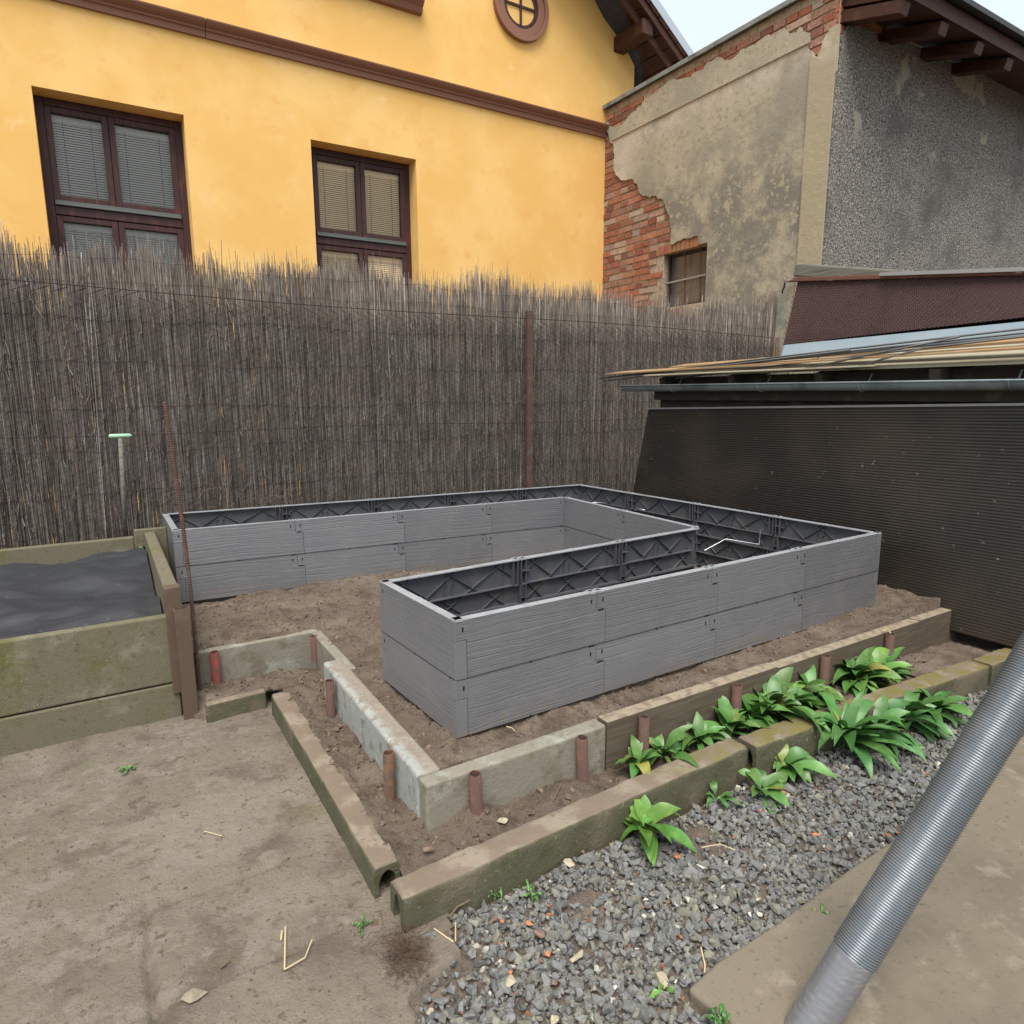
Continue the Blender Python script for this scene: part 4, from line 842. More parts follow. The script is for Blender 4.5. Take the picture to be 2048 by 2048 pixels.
def frac(poly, n=3, amp=.35):
    pts = poly
    for it in range(n):
        out = []
        for i in range(len(pts)-1):
            a_, b_ = pts[i], pts[i+1]; L = math.hypot(b_[0]-a_[0], b_[1]-a_[1]); t = random.gauss(0, amp*L*.3)
            out += [a_, ((a_[0]+b_[0])/2-(b_[1]-a_[1])/L*t if L > 1e-6 else a_[0], (a_[1]+b_[1])/2+(b_[0]-a_[0])/L*t if L > 1e-6 else a_[1])]
        pts = out+[pts[-1]]
    return pts
def yz(p): q = onx(*p, XR); return (q[1], q[2])
left = frac([yz(p) for p in ((1342,487),(1341,470),(1342,457),(1338,429),(1328,405),(1306,391.5),(1286,391.5),(1276.4,381.6),(1262.5,357.7),(1240.6,359.7),(1227.5,338),(1226.7,302),(1218.8,278),(1211.5,262),(1214,243))])
topb = frac([yz(p) for p in ((1214,243),(1262.5,226.5),(1282,210.6),(1302,190.8),(1373.8,155),(1405.6,139),(1441,115),(1481,99),(1520.8,79.5),(1580.4,67.6),(1600,53.7),(1620,65.6),(1628,111),(1637,117),(1644,84),(1660,56))])
poly = left+topb[1:]+[(YC-.012, topb[-1][1]), (YC-.012,-.3), (W0+.002,-.3), (W0+.002, WZ1+.01), (W0+.14, WZ1+.012), (W0+.145, WZ1+.10)]+frac([(W0+.15, WZ1+.105),(4.33,2.80)], 3)
mb = MB(); mb.prism([(XR+.0295, a_, b_) for a_, b_ in poly], (-.030,0,0)); part(mb, 'plaster', M['plaster'], ob)
mb = MB(); mb.prism([(XR-.0005,2.602,0),(XR-.0005,2.602,4.10),(XR-.0005,2.56,4.13),(XR-.0005,2.47,4.08),(XR-.0005,2.40,4.12),(XR-.0005,YC-.012,4.13),(XR-.0005,YC-.012,0)], (-.012,0,0)); part(mb, 'pilaster', M['plaster'], ob, bevel=.004)
mb = MB(); mb.box((XR-.016, 2.605, 4.262), (XR-.0005, 5.43, 4.282)); part(mb, 'string_course', M['plaster'], ob, bevel=.003)
mb = MB(); mb.box((XR+.0,YC-.03,-.3),(10,YC+.0105,3.92)); mb.prism([(XR+.03,YC-.0125,3.921),(10,YC-.0125,3.921),(10,YC-.0125,4.5),(6.0,YC-.0125,4.42),(5.75,YC-.0125,4.29),(5.62,YC-.0125,4.37),(5.24,YC-.0125,4.35),(5.17,YC-.0125,4.24),(5.14,YC-.0125,4.22),(XR+.05,YC-.0125,4.10)], (0,.022,0)); part(mb, 'pebbledash_wall', M['pebble'], ob)
# roof edge along the top
mb = MB(); mb.box((XR-.030, 2.3, 4.700), (XR+.5, 5.595, 4.722)); mb.box((XR-.034,2.3,4.682),(XR-.0305,5.595,4.728)); part(mb, 'parapet_cap', M['zinc'], ob)
# eaves of the roof over the right gable
mb = MB(); mb.prism([(5.16,1.78,4.30),(5.16,2.36,4.47),(5.16,2.36,4.60),(5.16,1.78,4.42)], (5,0,0)); ev = part(mb, 'eaves', M['soffit'], ob)
mb = MB(); mb.prism([(5.10,1.70,4.425),(5.10,2.5,4.67),(5.10,2.5,4.71),(5.10,1.70,4.47)], (5.2,0,0)); part(mb, 'roof_tiles', M['slate'], ev)
for x in (5.22, 5.85, 6.5, 7.1): mb = MB(); mb.bar((x,1.82,4.24),(x,2.50,4.43), .13, .10); part(mb, 'rafter', M['soffit'], ev, bevel=.006)
# small barred window
mb = MB(); fx = bx+.08; mb.box((fx,W0,WZ0),(fx+.05,W0+.03,WZ1)); mb.box((fx,W1-.03,WZ0),(fx+.05,W1,WZ1)); mb.box((fx,W0+.03,WZ1-.03),(fx+.05,W1-.03,WZ1)); mb.box((fx,W0+.03,WZ0),(fx+.05,W1-.03,WZ0+.03)); bw = part(mb, 'window', M['shedwood'], ob)
mb = MB(); mb.add([(fx+.03,W0,WZ0),(fx+.03,W1,WZ0),(fx+.03,W1,WZ1),(fx+.03,W0,WZ1)], [(0,1,2,3)]); M['dirtyglass'] = mat('dirty_glass', (.10,.085,.08), .25, [(3, (.15,.13,.12), .45, .65)], spec=.5); part(mb, 'pane', M['dirtyglass'], bw)
for y in (W0+.16, W0+.40, W1-.04): mb = MB(); mb.bar((fx-.02,y,WZ0),(fx-.02,y+.02,WZ1), .008, .014); part(mb, 'window_bar', M['rust'] if y < 4.3 else M['orangerust'], bw)
mb = MB(); mb.bar((fx-.03,W0,2.40),(fx-.03,W1,2.385), .012, .016); part(mb, 'window_bar', M['zinclight'], bw)

# ------------------------------------------------------------------ shed on the right
SX = 2.68
sh = thing('garden_shed', 'low dark shed with a grey gutter at the right', 'shed', (SX+.5, 0, 0))
YN = -1.9
mb = MB(); mb.box((SX+.06,YN,-.3),(SX+.10,1.98,1.180)); mb.box((SX+.1005,1.94,-.3),(3.05,1.98,1.16)); part(mb, 'wall', M['shedwood'], sh)
mb = MB(); mb.prism([(SX-.06,2.06,1.186),(3.12,1.40,1.30),(3.12,YN,1.30),(SX-.06,YN,1.186)], (0,0,.010)); part(mb, 'roof', M['paleboard'], sh)
for y in np.arange(1.85, YN, -.62): mb = MB(); mb.bar((SX-.055,y,1.145),(3.10,y,1.255), .05, .06); part(mb, 'rafter', M['shedwood'], sh)
mb = MB(); mb.box((SX+.005,YN,1.02),(SX+.055,1.99,1.10)); part(mb, 'rail', M['shedwood'], sh)
mb = MB(); n = 14; R_ = .041; gcx = SX-.065
def gut(mb, y0, y1, z0, z1, R_=R_):
    vs = []
    for (y, zc) in ((y0,z0),(y1,z1)):
        for r in (R_, R_-.002):
            for k_ in range(n+1): t = math.pi+math.pi*k_/n; vs.append((gcx+r*math.cos(t), y, zc+r*math.sin(t)))
    a_ = n+1; fs = []
    for k_ in range(n): fs += [(k_,k_+1,2*a_+k_+1,2*a_+k_),(a_+k_,3*a_+k_,3*a_+k_+1,a_+k_+1)]
    fs += [(0,2*a_,3*a_,a_),(n,a_+n,3*a_+n,2*a_+n)]; mb.add(vs, fs)
gy0 = onx(1243,771,gcx)
gut(mb, 2.24, YN, 1.124, 1.108); mb.tube([(gcx-R_-.002,2.24,1.126),(gcx-R_-.002,YN,1.110)], .006, 8)
gt = part(mb, 'gutter', M['zinc'], sh, smooth=True)
mb = MB(); mb.add([(gcx+R_*math.cos(math.pi+math.pi*k_/n), 2.241, 1.124+R_*math.sin(math.pi+math.pi*k_/n)) for k_ in range(n+1)], [tuple(range(n+1))]); part(mb, 'gutter_end', M['zinc'], gt)
for y in (1.72, .98, .34, -.35, -1.0):
    mb = MB(); zc = 1.124-(2.24-y)*.004
    mb.tube([(gcx+(R_+.003)*math.cos(t), y, zc+(R_+.003)*math.sin(t)) for t in np.linspace(math.pi*.98, 2*math.pi, 12)]+[(SX+.01,y,zc+.05)], .004, 6); part(mb, 'gutter_bracket', M['zinc'], gt)
# brown twin-wall sheet leaning on the shed front: real horizontal flutes
mb = MB(); mb.keep = True; nz_ = 72; tl = Vector(onx(1298,818,SX)); blc = Vector(onx(1272,975,SX)); dv = (blc-tl)
bl0 = tl+dv*((tl.z+.1)/(-dv.z)); vs = []; fs = []
TR = (YN, 1.05)
for i in range(nz_*2+1):
    t = i/(nz_*2); bump_ = (-.0013 if i % 2 else 0)
    y0 = tl.y+(bl0.y-tl.y)*t; z0 = tl.z+(-.1-tl.z)*t; z1 = 1.04+(-.1-1.04)*t
    ox = -.03*t+.0
    for y_, z_ in ((y0, z0), ((y0+YN)/2, (z0+z1)/2), (YN, z1)): vs.append((SX-.004+ox+bump_+(.006*math.sin(t*5) if y_ == (y0+YN)/2 else 0), y_, z_))
for i in range(nz_*2):
    for k_ in (0,1): fs.append((i*3+k_, i*3+k_+1, i*3+k_+4, i*3+k_+3))
mb.add(vs, fs); sp = thing('plastic_sheet', 'dark brown ribbed plastic sheet standing against the shed front', 'plastic sheet', (SX, .5, 0)); part(mb, 'sheet', M['twinwall'], sp)
mb = MB(); mb.bar(Vector((SX-.010, tl.y, tl.z+.003)), Vector((SX-.010, YN, 1.045)), .012, .012); part(mb, 'edge_strip', M['zinclight'], sp)
# things lying on the roof
mb = MB(); a_ = onx(1210,748,2.60); mb.prism([(2.585,2.45,1.215),(2.66,2.30,1.232),(2.66,YN,1.278),(2.585,YN,1.262)], (0,0,.009)); tag(mb.build('roof_board', M['newboard'], None), 'long light brown board lying along the roof edge under the rods', 'board')
mb = MB(); mb.prism([(2.70,1.86,1.245),(2.80,1.8,1.265),(2.80,YN,1.325),(2.70,YN,1.305)], (0,0,.012)); tag(mb.build('roof_board', M['newboard'], None), 'light brown board lying behind the rods, before the blue-grey sheet', 'board')
mb = MB(); mb.prism([(2.56,1.98,1.192),(2.64,1.9,1.206),(2.64,.3,1.21),(2.56,.25,1.198)], (0,0,.006)); tag(mb.build('roof_board', M['paleboard'], None), 'pale splintered board on the shed eave above the gutter', 'board')
rods = [((1199,757),(1792,688),2.60,'dark steel rod reaching farthest left beyond the roof'),((1208,762),(1700,700),2.59,'dark steel rod, lowest one at the left end of the bundle'),((1300,747),(1792,694),2.62,'dark steel rod lying uppermost in the bundle'),((1245,752),(1792,698),2.61,'dark steel rod in the middle of the bundle'),((1350,757),(1792,704),2.60,'thin steel rod slanting across the pale board'),((1585,743),(1792,700),2.57,'pale rod slanting over the eave, left of two'),((1690,741),(1792,712),2.57,'pale rod slanting over the eave, right of two')]
for a_, b_, xx, lab in rods:
    p_, q_ = Vector(onx(*a_, xx)), Vector(onx(*b_, xx+.02)); q_ = p_+(q_-p_)*(1.5 if b_[0] == 1792 else 1)
    mb = MB(); mb.tube([p_, p_.lerp(q_, .5)+Vector((0,0,.004)), q_], .0052, 8); tag(mb.build('steel_rod', M['rod'], None, smooth=True), lab+' on the shed roof', 'steel rod', 'steel rods lying on the shed roof')
p_, q_ = Vector(onx(1618,724,2.66)), Vector(onx(1648,707,2.72)); mb = MB(); mb.tube([p_, q_], .008, 8); tag(mb.build('stub_rod', M['oldbeam'], None), 'short grey peg sticking up from the rod bundle on the shed roof', 'peg')
for px_ in ((1622,716),(1755,705)):
    c_ = Vector(onx(*px_, 2.66)); mb = MB(); mb.tube([c_+Vector((0, .014*math.cos(t), .014*math.sin(t))) for t in np.linspace(.2, 5.8, 14)], .0012, 5); tag(mb.build('wire_loop', M['wire'], None), 'twisted wire loop tying the rods, '+('beside the peg' if px_[0] < 1700 else 'right of the peg'), 'wire loop')
def px3(p, x): return Vector(onx(*p, x))
a_, b_, c_, d_ = px3((1559,722),3.08), px3((1569,690),3.10), px3((1792,668),3.10), px3((1792,708),3.08)
ex = lambda p, q, k_: p+(q-p)*k_
mb = MB(); mb.prism([a_, b_, ex(b_, c_, 2.6), ex(a_, d_, 2.6)], (.008,0,0)); bs = mb.build('metal_sheet', M['bluesheet'], None); tag(bs, 'blue-grey flat metal sheet on edge behind the rods on the shed', 'metal sheet')
# honeycomb-patterned brown cladding standing above the shed
a_, b_, c_, d_ = px3((1563,690),3.14), px3((1593,560),3.25), px3((1792,555),3.25), px3((1792,664),3.14)
lt = thing('lean_to', 'brown honeycomb-clad lean-to standing behind the shed roof', 'lean-to', (3.2, .5, 1.2))
mb = MB(); mb.keep = True; sheet_n = (b_-a_).cross(d_-a_).normalized(); sheet_n = sheet_n if sheet_n.x < 0 else -sheet_n
mb.add([a_+Vector((.02,0,0)), ex(a_, d_, 3)+Vector((.02,0,0)), ex(b_, c_, 3)+Vector((.02,0,0)), b_+Vector((.02,0,0))], [(0,1,2,3)], 1)
nc, nr = 100, 25; Wd = (ex(a_, d_, 3)-a_); Ww = (ex(b_, c_, 3)-b_)
def sp_(u_, v_): p = a_+Wd*u_; q = b_+Ww*u_; return p.lerp(q, v_)
for r in range(nr):      # overlapping hexagonal cells: a lattice of raised bars round dark holes
    for c in range(nc):
        u0 = (c+.5*(r % 2))/nc; v0 = r/nr; du, dv_ = .5/nc, .5/nr
        if u0+2*du > 1: continue
        ctr = sp_(u0+du, v0+dv_); o4 = [sp_(u0, v0+dv_), sp_(u0+du, v0-dv_*.1), sp_(u0+2*du, v0+dv_), sp_(u0+du, v0+2.1*dv_)]
        i4 = [ctr+(p-ctr)*.72 for p in o4]; off_ = sheet_n*.006
        mb.add([p for p in o4]+[p+off_ for p in i4]+[p+off_ for p in o4], [(8,9,5,4),(9,10,6,5),(10,11,7,6),(11,8,4,7)], 0); 
        mb.add([p+off_ for p in i4]+[p for p in i4], [(0,1,5,4),(1,2,6,5),(2,3,7,6),(3,0,4,7)], 0)
part(mb, 'cladding', [M['honey'], M['dark']], lt)
t0, t1 = px3((1572,560),3.24), px3((1792,553),3.24)
mb = MB(); t1e = ex(t0, t1, 3); mb.bar(t0, t1e, .05, .026); part(mb, 'cap_board', M['redboard'], lt, bevel=.003)
mb = MB(); e_ = ex(t0, t1, .90); mb.bar(e_+Vector((-.01,0,.012)), ex(t0,t1,3)+Vector((-.01,0,.012)), .07, .020); part(mb, 'cap_flashing', M['zinclight'], lt)
mb = MB(); mb.box((3.27,-1.9,-.3),(3.33,1.02,1.66)); part(mb, 'rear_wall', M['shedwood'], lt)
mb = MB(); h0 = px3((1570,565),3.22); mb.tube([h0, h0+Vector((0,.004,-.03)), h0+Vector((0,.018,-.055)), h0+Vector((0,.012,-.07))], .006, 6); part(mb, 'hanging_strap', M['dark'], lt)
b0, b1 = Vector(onx(1598,541,3.45)), Vector(onx(1792,556,3.45)); mb = MB(); mb.bar(b0, ex(b0, b1, 2.5), .11, .09); tag(mb.build('old_beam', M['oldbeam'], None, bevel=.012), 'grey weathered timber beam resting on top of the brown lean-to', 'timber beam')

# ------------------------------------------------------------------ leaning wound tube, front right
q0 = CAM+ray(1590,2100)*1.34; q1 = CAM+ray(2110,1262)*1.34; q0, q1 = Vector(q0), Vector(q1); q1 = q0+(q1-q0)*1.7; dd = (q1-q0); Lh = dd.length
tb = thing('wire_tube', 'ribbed grey tube leaning over the paving in the front right corner', 'tube', tuple(q0))
cut = .135; mb = MB(); n_ = 44; mb.tube([q0+dd*(cut*i/n_) for i in range(n_+1)], [.0410+.0004*math.sin(i*2.1) for i in range(n_+1)], 40); part(mb, 'wrapped_end', M['tubewrap'], tb, smooth=True)
mb = MB(); pitch = .0056; nn = int(Lh*(1-cut)/pitch)
pth = []; rr = []
for i in range(nn*4+1): t = i/(nn*4); pth.append(q0+dd*(cut+(1-cut)*t)); rr.append(.0425+.0017*math.sin(2*math.pi*i/4+.3))
mb.tube(pth, rr, 40); part(mb, 'wound_section', M['tube'], tb, smooth=True)

# ------------------------------------------------------------------ plants
def plant(name, px, z, n, Lr, W, label, cat='leafy plant', spread=1., up=.5, seed=0, tint=(1,1,1), group='broad-leaved plants along the kerbs', lean=(0,0)):
    R = random.Random(seed); c = Vector(onz(*px, z)); mb = MB(); mb.keep = True
    if name == 'leafy_plant':
        n = int(n*1.6)+3; gr_ = z < -.2; W *= 1.22; Lr = (Lr[0]*(1.0 if gr_ else 1.25), Lr[1]*(1.25 if gr_ else 1.5)); up += .2 if gr_ else .36
        lean = (.05, -.32) if gr_ else (0, -.12)
        if gr_ and c.x > -.2: c.y = min(c.y, (-.44 if c.x < .92 else -.435-.065*(c.x-.925)))
        if not gr_: c.y = min(c.y, -.238)
    for i in range(n):
        az = 2*math.pi*(i*.382)+R.uniform(-.6,.6); L = R.uniform(*Lr); el = R.uniform(up-.75, up+.40); w_ = W*R.uniform(.75, 1.2)*min(L/.11, 1.35)
        if i >= n*.65: el += .45; L *= .75
        d = Vector((math.cos(az)*spread+lean[0], math.sin(az)*spread+lean[1], 0)); p = c+Vector((R.uniform(-.012,.012), R.uniform(-.012,.012), 0)); e = min(el, 1.45)
        t_ = R.uniform(.7, 1.25); yl = 1.9 if R.random() < .06 else 1; col = (tint[0]*t_*R.uniform(.85,1.25)*yl, tint[1]*t_, tint[2]*t_*.9); K_ = 9; vs = []; side = Vector((-math.sin(az), math.cos(az), 0)); tw = R.uniform(-.9,.9); wave = R.uniform(0,6)
        droop = R.uniform(.9, 2.5)
        for k_ in range(K_+1):
            t = k_/K_; ww = w_*(max(0, math.sin(math.pi*min(1, max(0, (t-.16)/.84))**.80))**.9)+.0015*(1-t)
            s2 = side*math.cos(tw*t)+Vector((0,0,1))*math.sin(tw*t); nrm_ = s2.cross(d).normalized()
            rip = .0024*math.sin(t*14+wave)
            vs += [p-s2*ww*.5+Vector((0,0,.18*ww+rip)), p.copy(), p+s2*ww*.5+Vector((0,0,.18*ww-rip))]
            p.z = max(p.z, c.z+.004); ee = e-droop*t; hd = Vector((math.cos(az)*spread+lean[0], math.sin(az)*spread+lean[1], 0)); 
            p = p+(hd*math.cos(ee)+Vector((0,0,1))*math.sin(ee))*(L/K_)
        fs = []
        for k_ in range(K_): a_ = k_*3; fs += [(a_,a_+1,a_+4,a_+3),(a_+1,a_+2,a_+5,a_+4)]
        mb.add(vs, fs, 0, col)
    o = mb.build(name, M['leaf'], None, smooth=True); tag(o, label, cat, group); return o
Zt = -.165; Zg = -.215
G_ = (1,1,1); B_ = (.85,1.0,1.1)
plant('leafy_plant', (1258,1528), Zt, 9, (.06,.10), .026, 'small leaf clump leftmost in the strip, beside the rusty pipe', seed=1, up=.9)
plant('leafy_plant', (1312,1508), Zt, 13, (.07,.11), .018, 'thin-leaved clump against the kerb, second from the left in the strip', seed=2, up=.7)
plant('leafy_plant', (1384,1484), Zt, 11, (.08,.12), .024, 'loose leaf clump with pale stalks in the middle of the strip', seed=3, up=.6)
plant('leafy_plant', (1442,1462), Zt, 12, (.09,.13), .028, 'leafy clump just left of the largest one, by the reddish pipe', seed=4, up=.85)
plant('leafy_plant', (1520,1425), Zt, 26, (.11,.17), .036, 'largest leaf clump, broad blades rising over the brown board', seed=5, up=.85)
plant('leafy_plant', (1612,1402), Zt, 18, (.08,.13), .028, 'bushy clump between the two largest clumps behind the mossy kerb', seed=6, up=.75)
plant('leafy_plant', (1692,1362), Zt, 24, (.10,.16), .036, 'big dense clump on the right before the half hidden pipe', seed=7, up=.8)
plant('leafy_plant', (1478,1440), Zt, 14, (.09,.13), .028, 'clump squeezed against the left side of the largest one', seed=32, up=.8)
plant('leafy_plant', (1566,1412), Zt, 16, (.10,.15), .030, 'clump growing against the right side of the largest one', seed=33, up=.9, tint=(1.1,1.1,.9))
plant('leafy_plant', (1732,1352), Zt, 16, (.09,.14), .032, 'clump joined to the big dense one on its right side', seed=35, up=.8, tint=(1.1,1.1,.9))
plant('leafy_plant', (1725,1460), Zg, 14, (.12,.17), .028, 'clump on the gravel between the large rosette and the narrow-leaved one', seed=36, up=.9, tint=B_)
plant('leafy_plant', (1768,1345), Zt, 9, (.08,.12), .03, 'small clump at the right end of the strip', seed=17, up=.5)
plant('leafy_plant', (1660,1482), Zg, 22, (.15,.22), .030, 'large rosette of long wavy leaves on the gravel against the mossy kerb', seed=8, up=.95, tint=B_)
plant('leafy_plant', (1782,1440), Zg, 20, (.12,.18), .026, 'narrow-leaved clump on the gravel right of the large rosette', seed=9, up=1.0, tint=B_)
plant('leafy_plant', (1862,1432), Zg, 16, (.10,.17), .028, 'rightmost leaf clump on the gravel beside the kerb', seed=19, up=.9, tint=B_)
plant('leafy_plant', (1553,1530), Zg, 12, (.08,.12), .034, 'short broad-leaved clump before the gap in the kerb', seed=10, up=.7)
plant('leafy_plant', (1522,1585), Zg, 6, (.07,.11), .028, 'few drooping leaves on the gravel below the kerb gap', seed=11, up=.5)
plant('leafy_plant', (1275,1660), Zg, 11, (.08,.14), .030, 'bright lone leaf clump on the gravel by the long front kerb', seed=12, up=1.0, tint=(1.15,1.15,.9))
plant('leafy_plant', (1411,1585), Zg, 4, (.04,.07), .028, 'three small leaves sprouting at the kerb foot', seed=13, up=.6)
plant('small_weed', (1062,1792), Zg, 12, (.03,.055), .012, 'grassy green weed on the gravel near the long front kerb', 'weed', seed=14, up=.8, group='small weeds')
plant('small_weed', (995,1800), Zg, 7, (.02,.035), .012, 'tiny grass tuft on the gravel left of the grassy weed', 'weed', seed=24, up=.8, group='small weeds')
plant('small_weed', (1440,2040), -.195, 18, (.02,.045), .03, 'low dark weed on the near corner of the paving', 'weed', seed=15, up=.4, tint=(.6,.75,.7), group='small weeds')
plant('small_weed', (724,1855), -.20, 12, (.015,.03), .03, 'small dark weed on the dirt before the open kerb end', 'weed', seed=16, up=.5, tint=(.8,.85,.8), group='small weeds')
plant('small_weed', (258,1540), -.20, 12, (.02,.04), .03, 'low weed on the left edge of the path', 'weed', seed=18, up=.4, tint=(.7,.8,.8), group='small weeds')
plant('small_weed', (284,1098), .24, 6, (.03,.05), .035, 'bright green sprig at the fence foot beside the mossy side wall', 'weed', seed=20, up=.6, tint=(1.1,1.2,.9), group='small weeds')
plant('small_weed', (800,1695), -.20, 2, (.02,.03), .03, 'single leaf in the gap between the two open kerb ends', 'weed', seed=21, up=.2, group='small weeds')
plant('small_weed', (1325,1990), Zg, 4, (.03,.05), .03, 'few yellowish green leaves beside the pale stone near the paving', 'weed', seed=22, up=.5, tint=(1.2,1.1,.8), group='small weeds')
plant('small_weed', (1640,1830), -.2, 4, (.03,.05), .02, 'leaf blades beside the orange stone on the paving edge', 'weed', seed=23, up=.3, group='small weeds')
plant('small_weed', (1730,1650), Zg, 5, (.02,.04), .02, 'sparse green blades in the gravel on the right', 'weed', seed=25, up=.5, group='small weeds')
mb = MB(); c_ = Vector(ony(264,871,2.66)); mb.tube([c_+Vector((-.115,0,-.001)), c_+Vector((-.108,0,0)), c_+Vector((-.012,0,0)), c_+Vector((0,0,-.001))], [.006,.012,.012,.005], 12); tag_ = thing('garden_spade', 'garden spade standing against the fence, its pale green handle tip at the left edge', 'spade', tuple(c_)); part(mb, 'handle', M['mint'], tag_, smooth=True)
mb = MB(); mb.tube([c_+Vector((-.06,0,-.012)), c_+Vector((-.085,.03,-.62))], .012, 10); part(mb, 'shaft', M['oldbeam'], tag_, smooth=True)
mb = MB(); b0_ = c_+Vector((-.085,.03,-.60)); mb.prism([b0_+Vector((-.08,0,0)), b0_+Vector((.08,0,0)), b0_+Vector((.075,.01,-.2)), b0_+Vector((0,.012,-.26)), b0_+Vector((-.075,.01,-.2))], (0,.004,0)); part(mb, 'blade', M['rust'], tag_)

# ------------------------------------------------------------------ notable stones and litter
SC = {'white': (.58,.55,.49), 'pale': (.42,.37,.26), 'orange': (.46,.18,.085), 'brown': (.20,.13,.095), 'grey': (.20,.20,.19), 'buff': (.27,.23,.17)}
HB = hulls(10, 11, (.5,.7))
def rock(px, r, colr, label, z=-.218, flat=.75, name='stone', cat='stone'):
    c = Vector(onz(*px, z+r*.5)); v, f = HB[random.randrange(10)]; mb = MB(); a_ = random.uniform(0,6); ca_, sa_ = math.cos(a_), math.sin(a_)
    mb.add([(c.x+(p[0]*ca_-p[1]*sa_)*r, c.y+(p[0]*sa_+p[1]*ca_)*r, c.z+p[2]*r*flat+.1*r) for p in v], [tuple(q) for q in f], 0, SC[colr])
    o = mb.build(name, M['stone'], None, bevel=r*.10); tag(o, label, cat, 'odd stones in the gravel')
rock((1304,1710),.019,'white','large white stone in the gravel below the lone leaf clump')
rock((1137,1727),.022,'pale','oblong pale stone against the long front kerb')
rock((1165,1704),.012,'brown','small brown stone just above the oblong pale one')
rock((1355,1714),.011,'orange','orange brick chip right of the large white stone')
rock((1401,1733),.013,'white','round white stone right of the orange chip')
rock((1566,1585),.011,'orange','orange brick chip below the kerb gap, right of two')
rock((1554,1594),.010,'orange','orange brick chip below the kerb gap, left of two')
rock((1630,1669),.013,'orange','orange brick chip in the upper right gravel')
rock((1655,1697),.014,'brown','brown stone in the upper right gravel below the orange chip')
rock((1776,1670),.013,'orange','orange brick chip at the far right edge of the gravel')
rock((1325,1962),.022,'pale','large pale stone with leaves near the paving corner')
rock((1349,1963),.008,'white','small white stone right of the large pale one near the paving')
rock((1371,1964),.008,'white','small white stone touching the paving corner edge')
rock((1580,1808),.017,'orange','rounded orange stone lying on the paving edge')
rock((1515,1802),.014,'pale','pale angular stone in the gravel near the paving edge')
rock((1500,1829),.011,'white','flat white stone beside the paving edge')
rock((1292,1801),.012,'white','flat white stone in the middle of the gravel')
rock((1353,1809),.010,'white','whitish stone right of the flat white one, mid gravel')
rock((1022,1964),.018,'pale','upright yellowish stone in the lower left gravel')
rock((1022,1946),.010,'orange','orange chip behind the upright yellowish stone')
rock((1095,1908),.013,'orange','orange brick chip in the left gravel beside the striped slab')
rock((1154,1914),.022,'pale','broad pale slab piece lying in the left gravel')
rock((1004,1843),.010,'orange','orange chip near the dirt patch by the kerb')
rock((1058,1847),.010,'orange','orange chip above the brown tile piece')
rock((1079,1866),.017,'brown','brown tile piece in the left gravel')
rock((862,1873),.018,'grey','speckled light stone beside the root tangle')
rock((1149,1851),.009,'white','small cream stone in the left gravel')
rock((1228,1975),.009,'white','pale narrow stone in the lower gravel')
rock((1110,2040),.018,'pale','pale rough stone cut by the bottom edge of the photo')
rock((860,2025),.014,'pale','yellowish lump at the path edge near the bottom')
rock((986,1815+25),.018,'brown','dirty brown stone at the dirt patch near the kerb')
rock((714,1893),.013,'grey','grey stone on the dirt, lower of two beside the path')
rock((716,1878),.013,'grey','grey stone on the dirt, upper of two beside the path')
rock((856,1699),.017,'brown','brown clod of earth on the terrace behind the kerb corner', z=-.14)
rock((1006,1642),.022,'pale','flat pale stone lying on the terrace behind the front kerb', z=-.15, flat=.25)
def stick(pts, z, r, m, label, cat, name='straw_stalk', group=None):
    P = [Vector(onz(*p, z+.004)) for p in pts]; mb = MB(); mb.tube(P, r, 5); tag(mb.build(name, m, None), label, cat, group)
rock((388,1992),.036,'buff','flat buff stone set in the dirt at the bottom of the path', z=-.2175, flat=.3)
stick([(571,1853),(569,1939)], -.198, .0019, M['straw'], 'straight dry straw stalk on the path, left arm of the V shape', 'straw')
stick([(569,1939),(610,1915),(624,1880)], -.198, .0016, M['straw'], 'bent dry straw stalk on the path, right arm of the V shape', 'straw')
stick([(564,1862),(562,1880)], -.198, .0022, M['straw'], 'tiny straw piece just left of the V shaped stalks', 'straw')
stick([(408,1662),(444,1672)], -.198, .0012, M['straw'], 'thin pale straw lying alone in the middle of the path', 'straw')
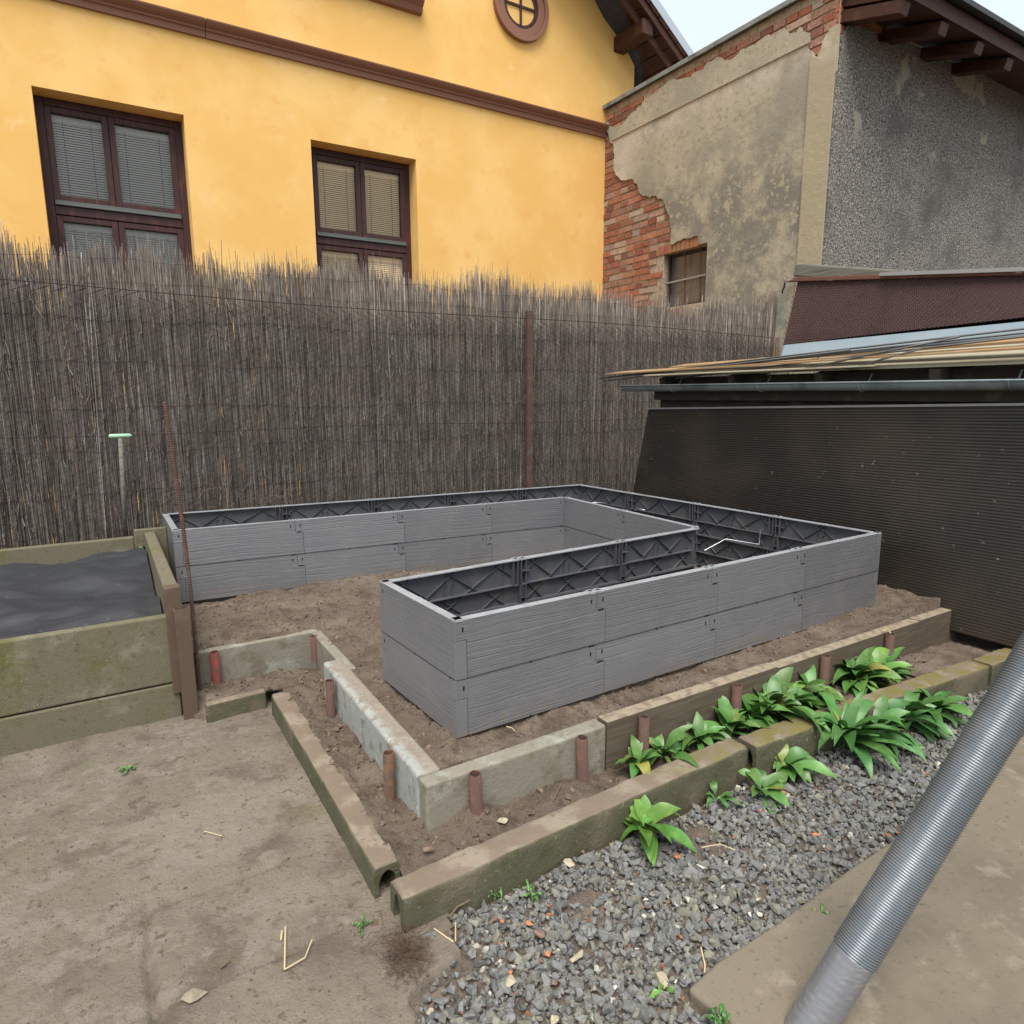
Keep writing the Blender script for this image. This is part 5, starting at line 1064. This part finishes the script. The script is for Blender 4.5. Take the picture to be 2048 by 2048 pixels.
stick([(868,1857),(907,1884)], -.208, .0018, M['straw'], 'pale straw crossing the gravel near the root tangle', 'straw')
stick([(911,1845),(911,1882)], -.208, .0016, M['straw'], 'upright pale straw beside the crossing one on the gravel', 'straw')
stick([(898,1834),(915,1813),(940,1800)], -.20, .0028, M['twig'], 'brown bent twig at the foot of the long front kerb', 'twig', 'twig')
stick([(1403,1695),(1440,1688),(1470,1700)], -.205, .0015, M['straw'], 'pale bent straw in the upper gravel', 'straw')
stick([(1402,1895),(1410,1930),(1409,1945)], -.205, .0018, M['straw'], 'pale dry stem beside the paving near the corner', 'straw')
stick([(1238,1942),(1241,1915)], -.205, .003, M['twig'], 'short brown stick in the lower gravel', 'twig', 'twig')
stick([(1106,1602),(1122,1568)], -.13, .0022, M['twig'], 'thin twig leaning on the terrace soil near the rusty pipe', 'twig', 'twig')
stick([(1013,1453),(1024,1456),(1029,1461)], .0, .0016, M['straw'], 'white root end on the soil under the planter front', 'root')
stick([(440,1935),(458,1920)], -.198, .0028, M['twig'], 'short dark twig on the lower path', 'twig', 'twig')
stick([(256,1608),(290,1590)], -.198, .0018, M['twig'], 'thin twig at the left edge of the path', 'twig', 'twig')
stick([(1765,1262),(1775,1258),(1781,1266)], .012, .003, M['straw'], 'bit of straw stuck in the rightmost pipe stub', 'straw')
# tangle of roots
mb = MB(); c0 = Vector(onz(815,1905,-.2))
for i in range(200):
    a_ = random.uniform(0, 6.28); rr_ = min(.07, abs(random.gauss(0, .035))); p = c0+Vector((rr_*math.cos(a_)*.9, rr_*math.sin(a_)*1.5, random.uniform(0,.018))); pts = [p.copy()]; h_ = random.uniform(0, 6.28)
    for j in range(6): h_ += random.uniform(-.9,.9); p = p+Vector((math.cos(h_)*.009, math.sin(h_)*.009, random.uniform(-.004,.004))); p.z = max(p.z, -.205); pts.append(p.copy())
    mb.tube(pts, .0006, 3, cap=False)
o = mb.build('root_tangle', M['root'], None); tag(o, 'tangle of fine brown roots on the dirt before the open kerb end', 'roots')
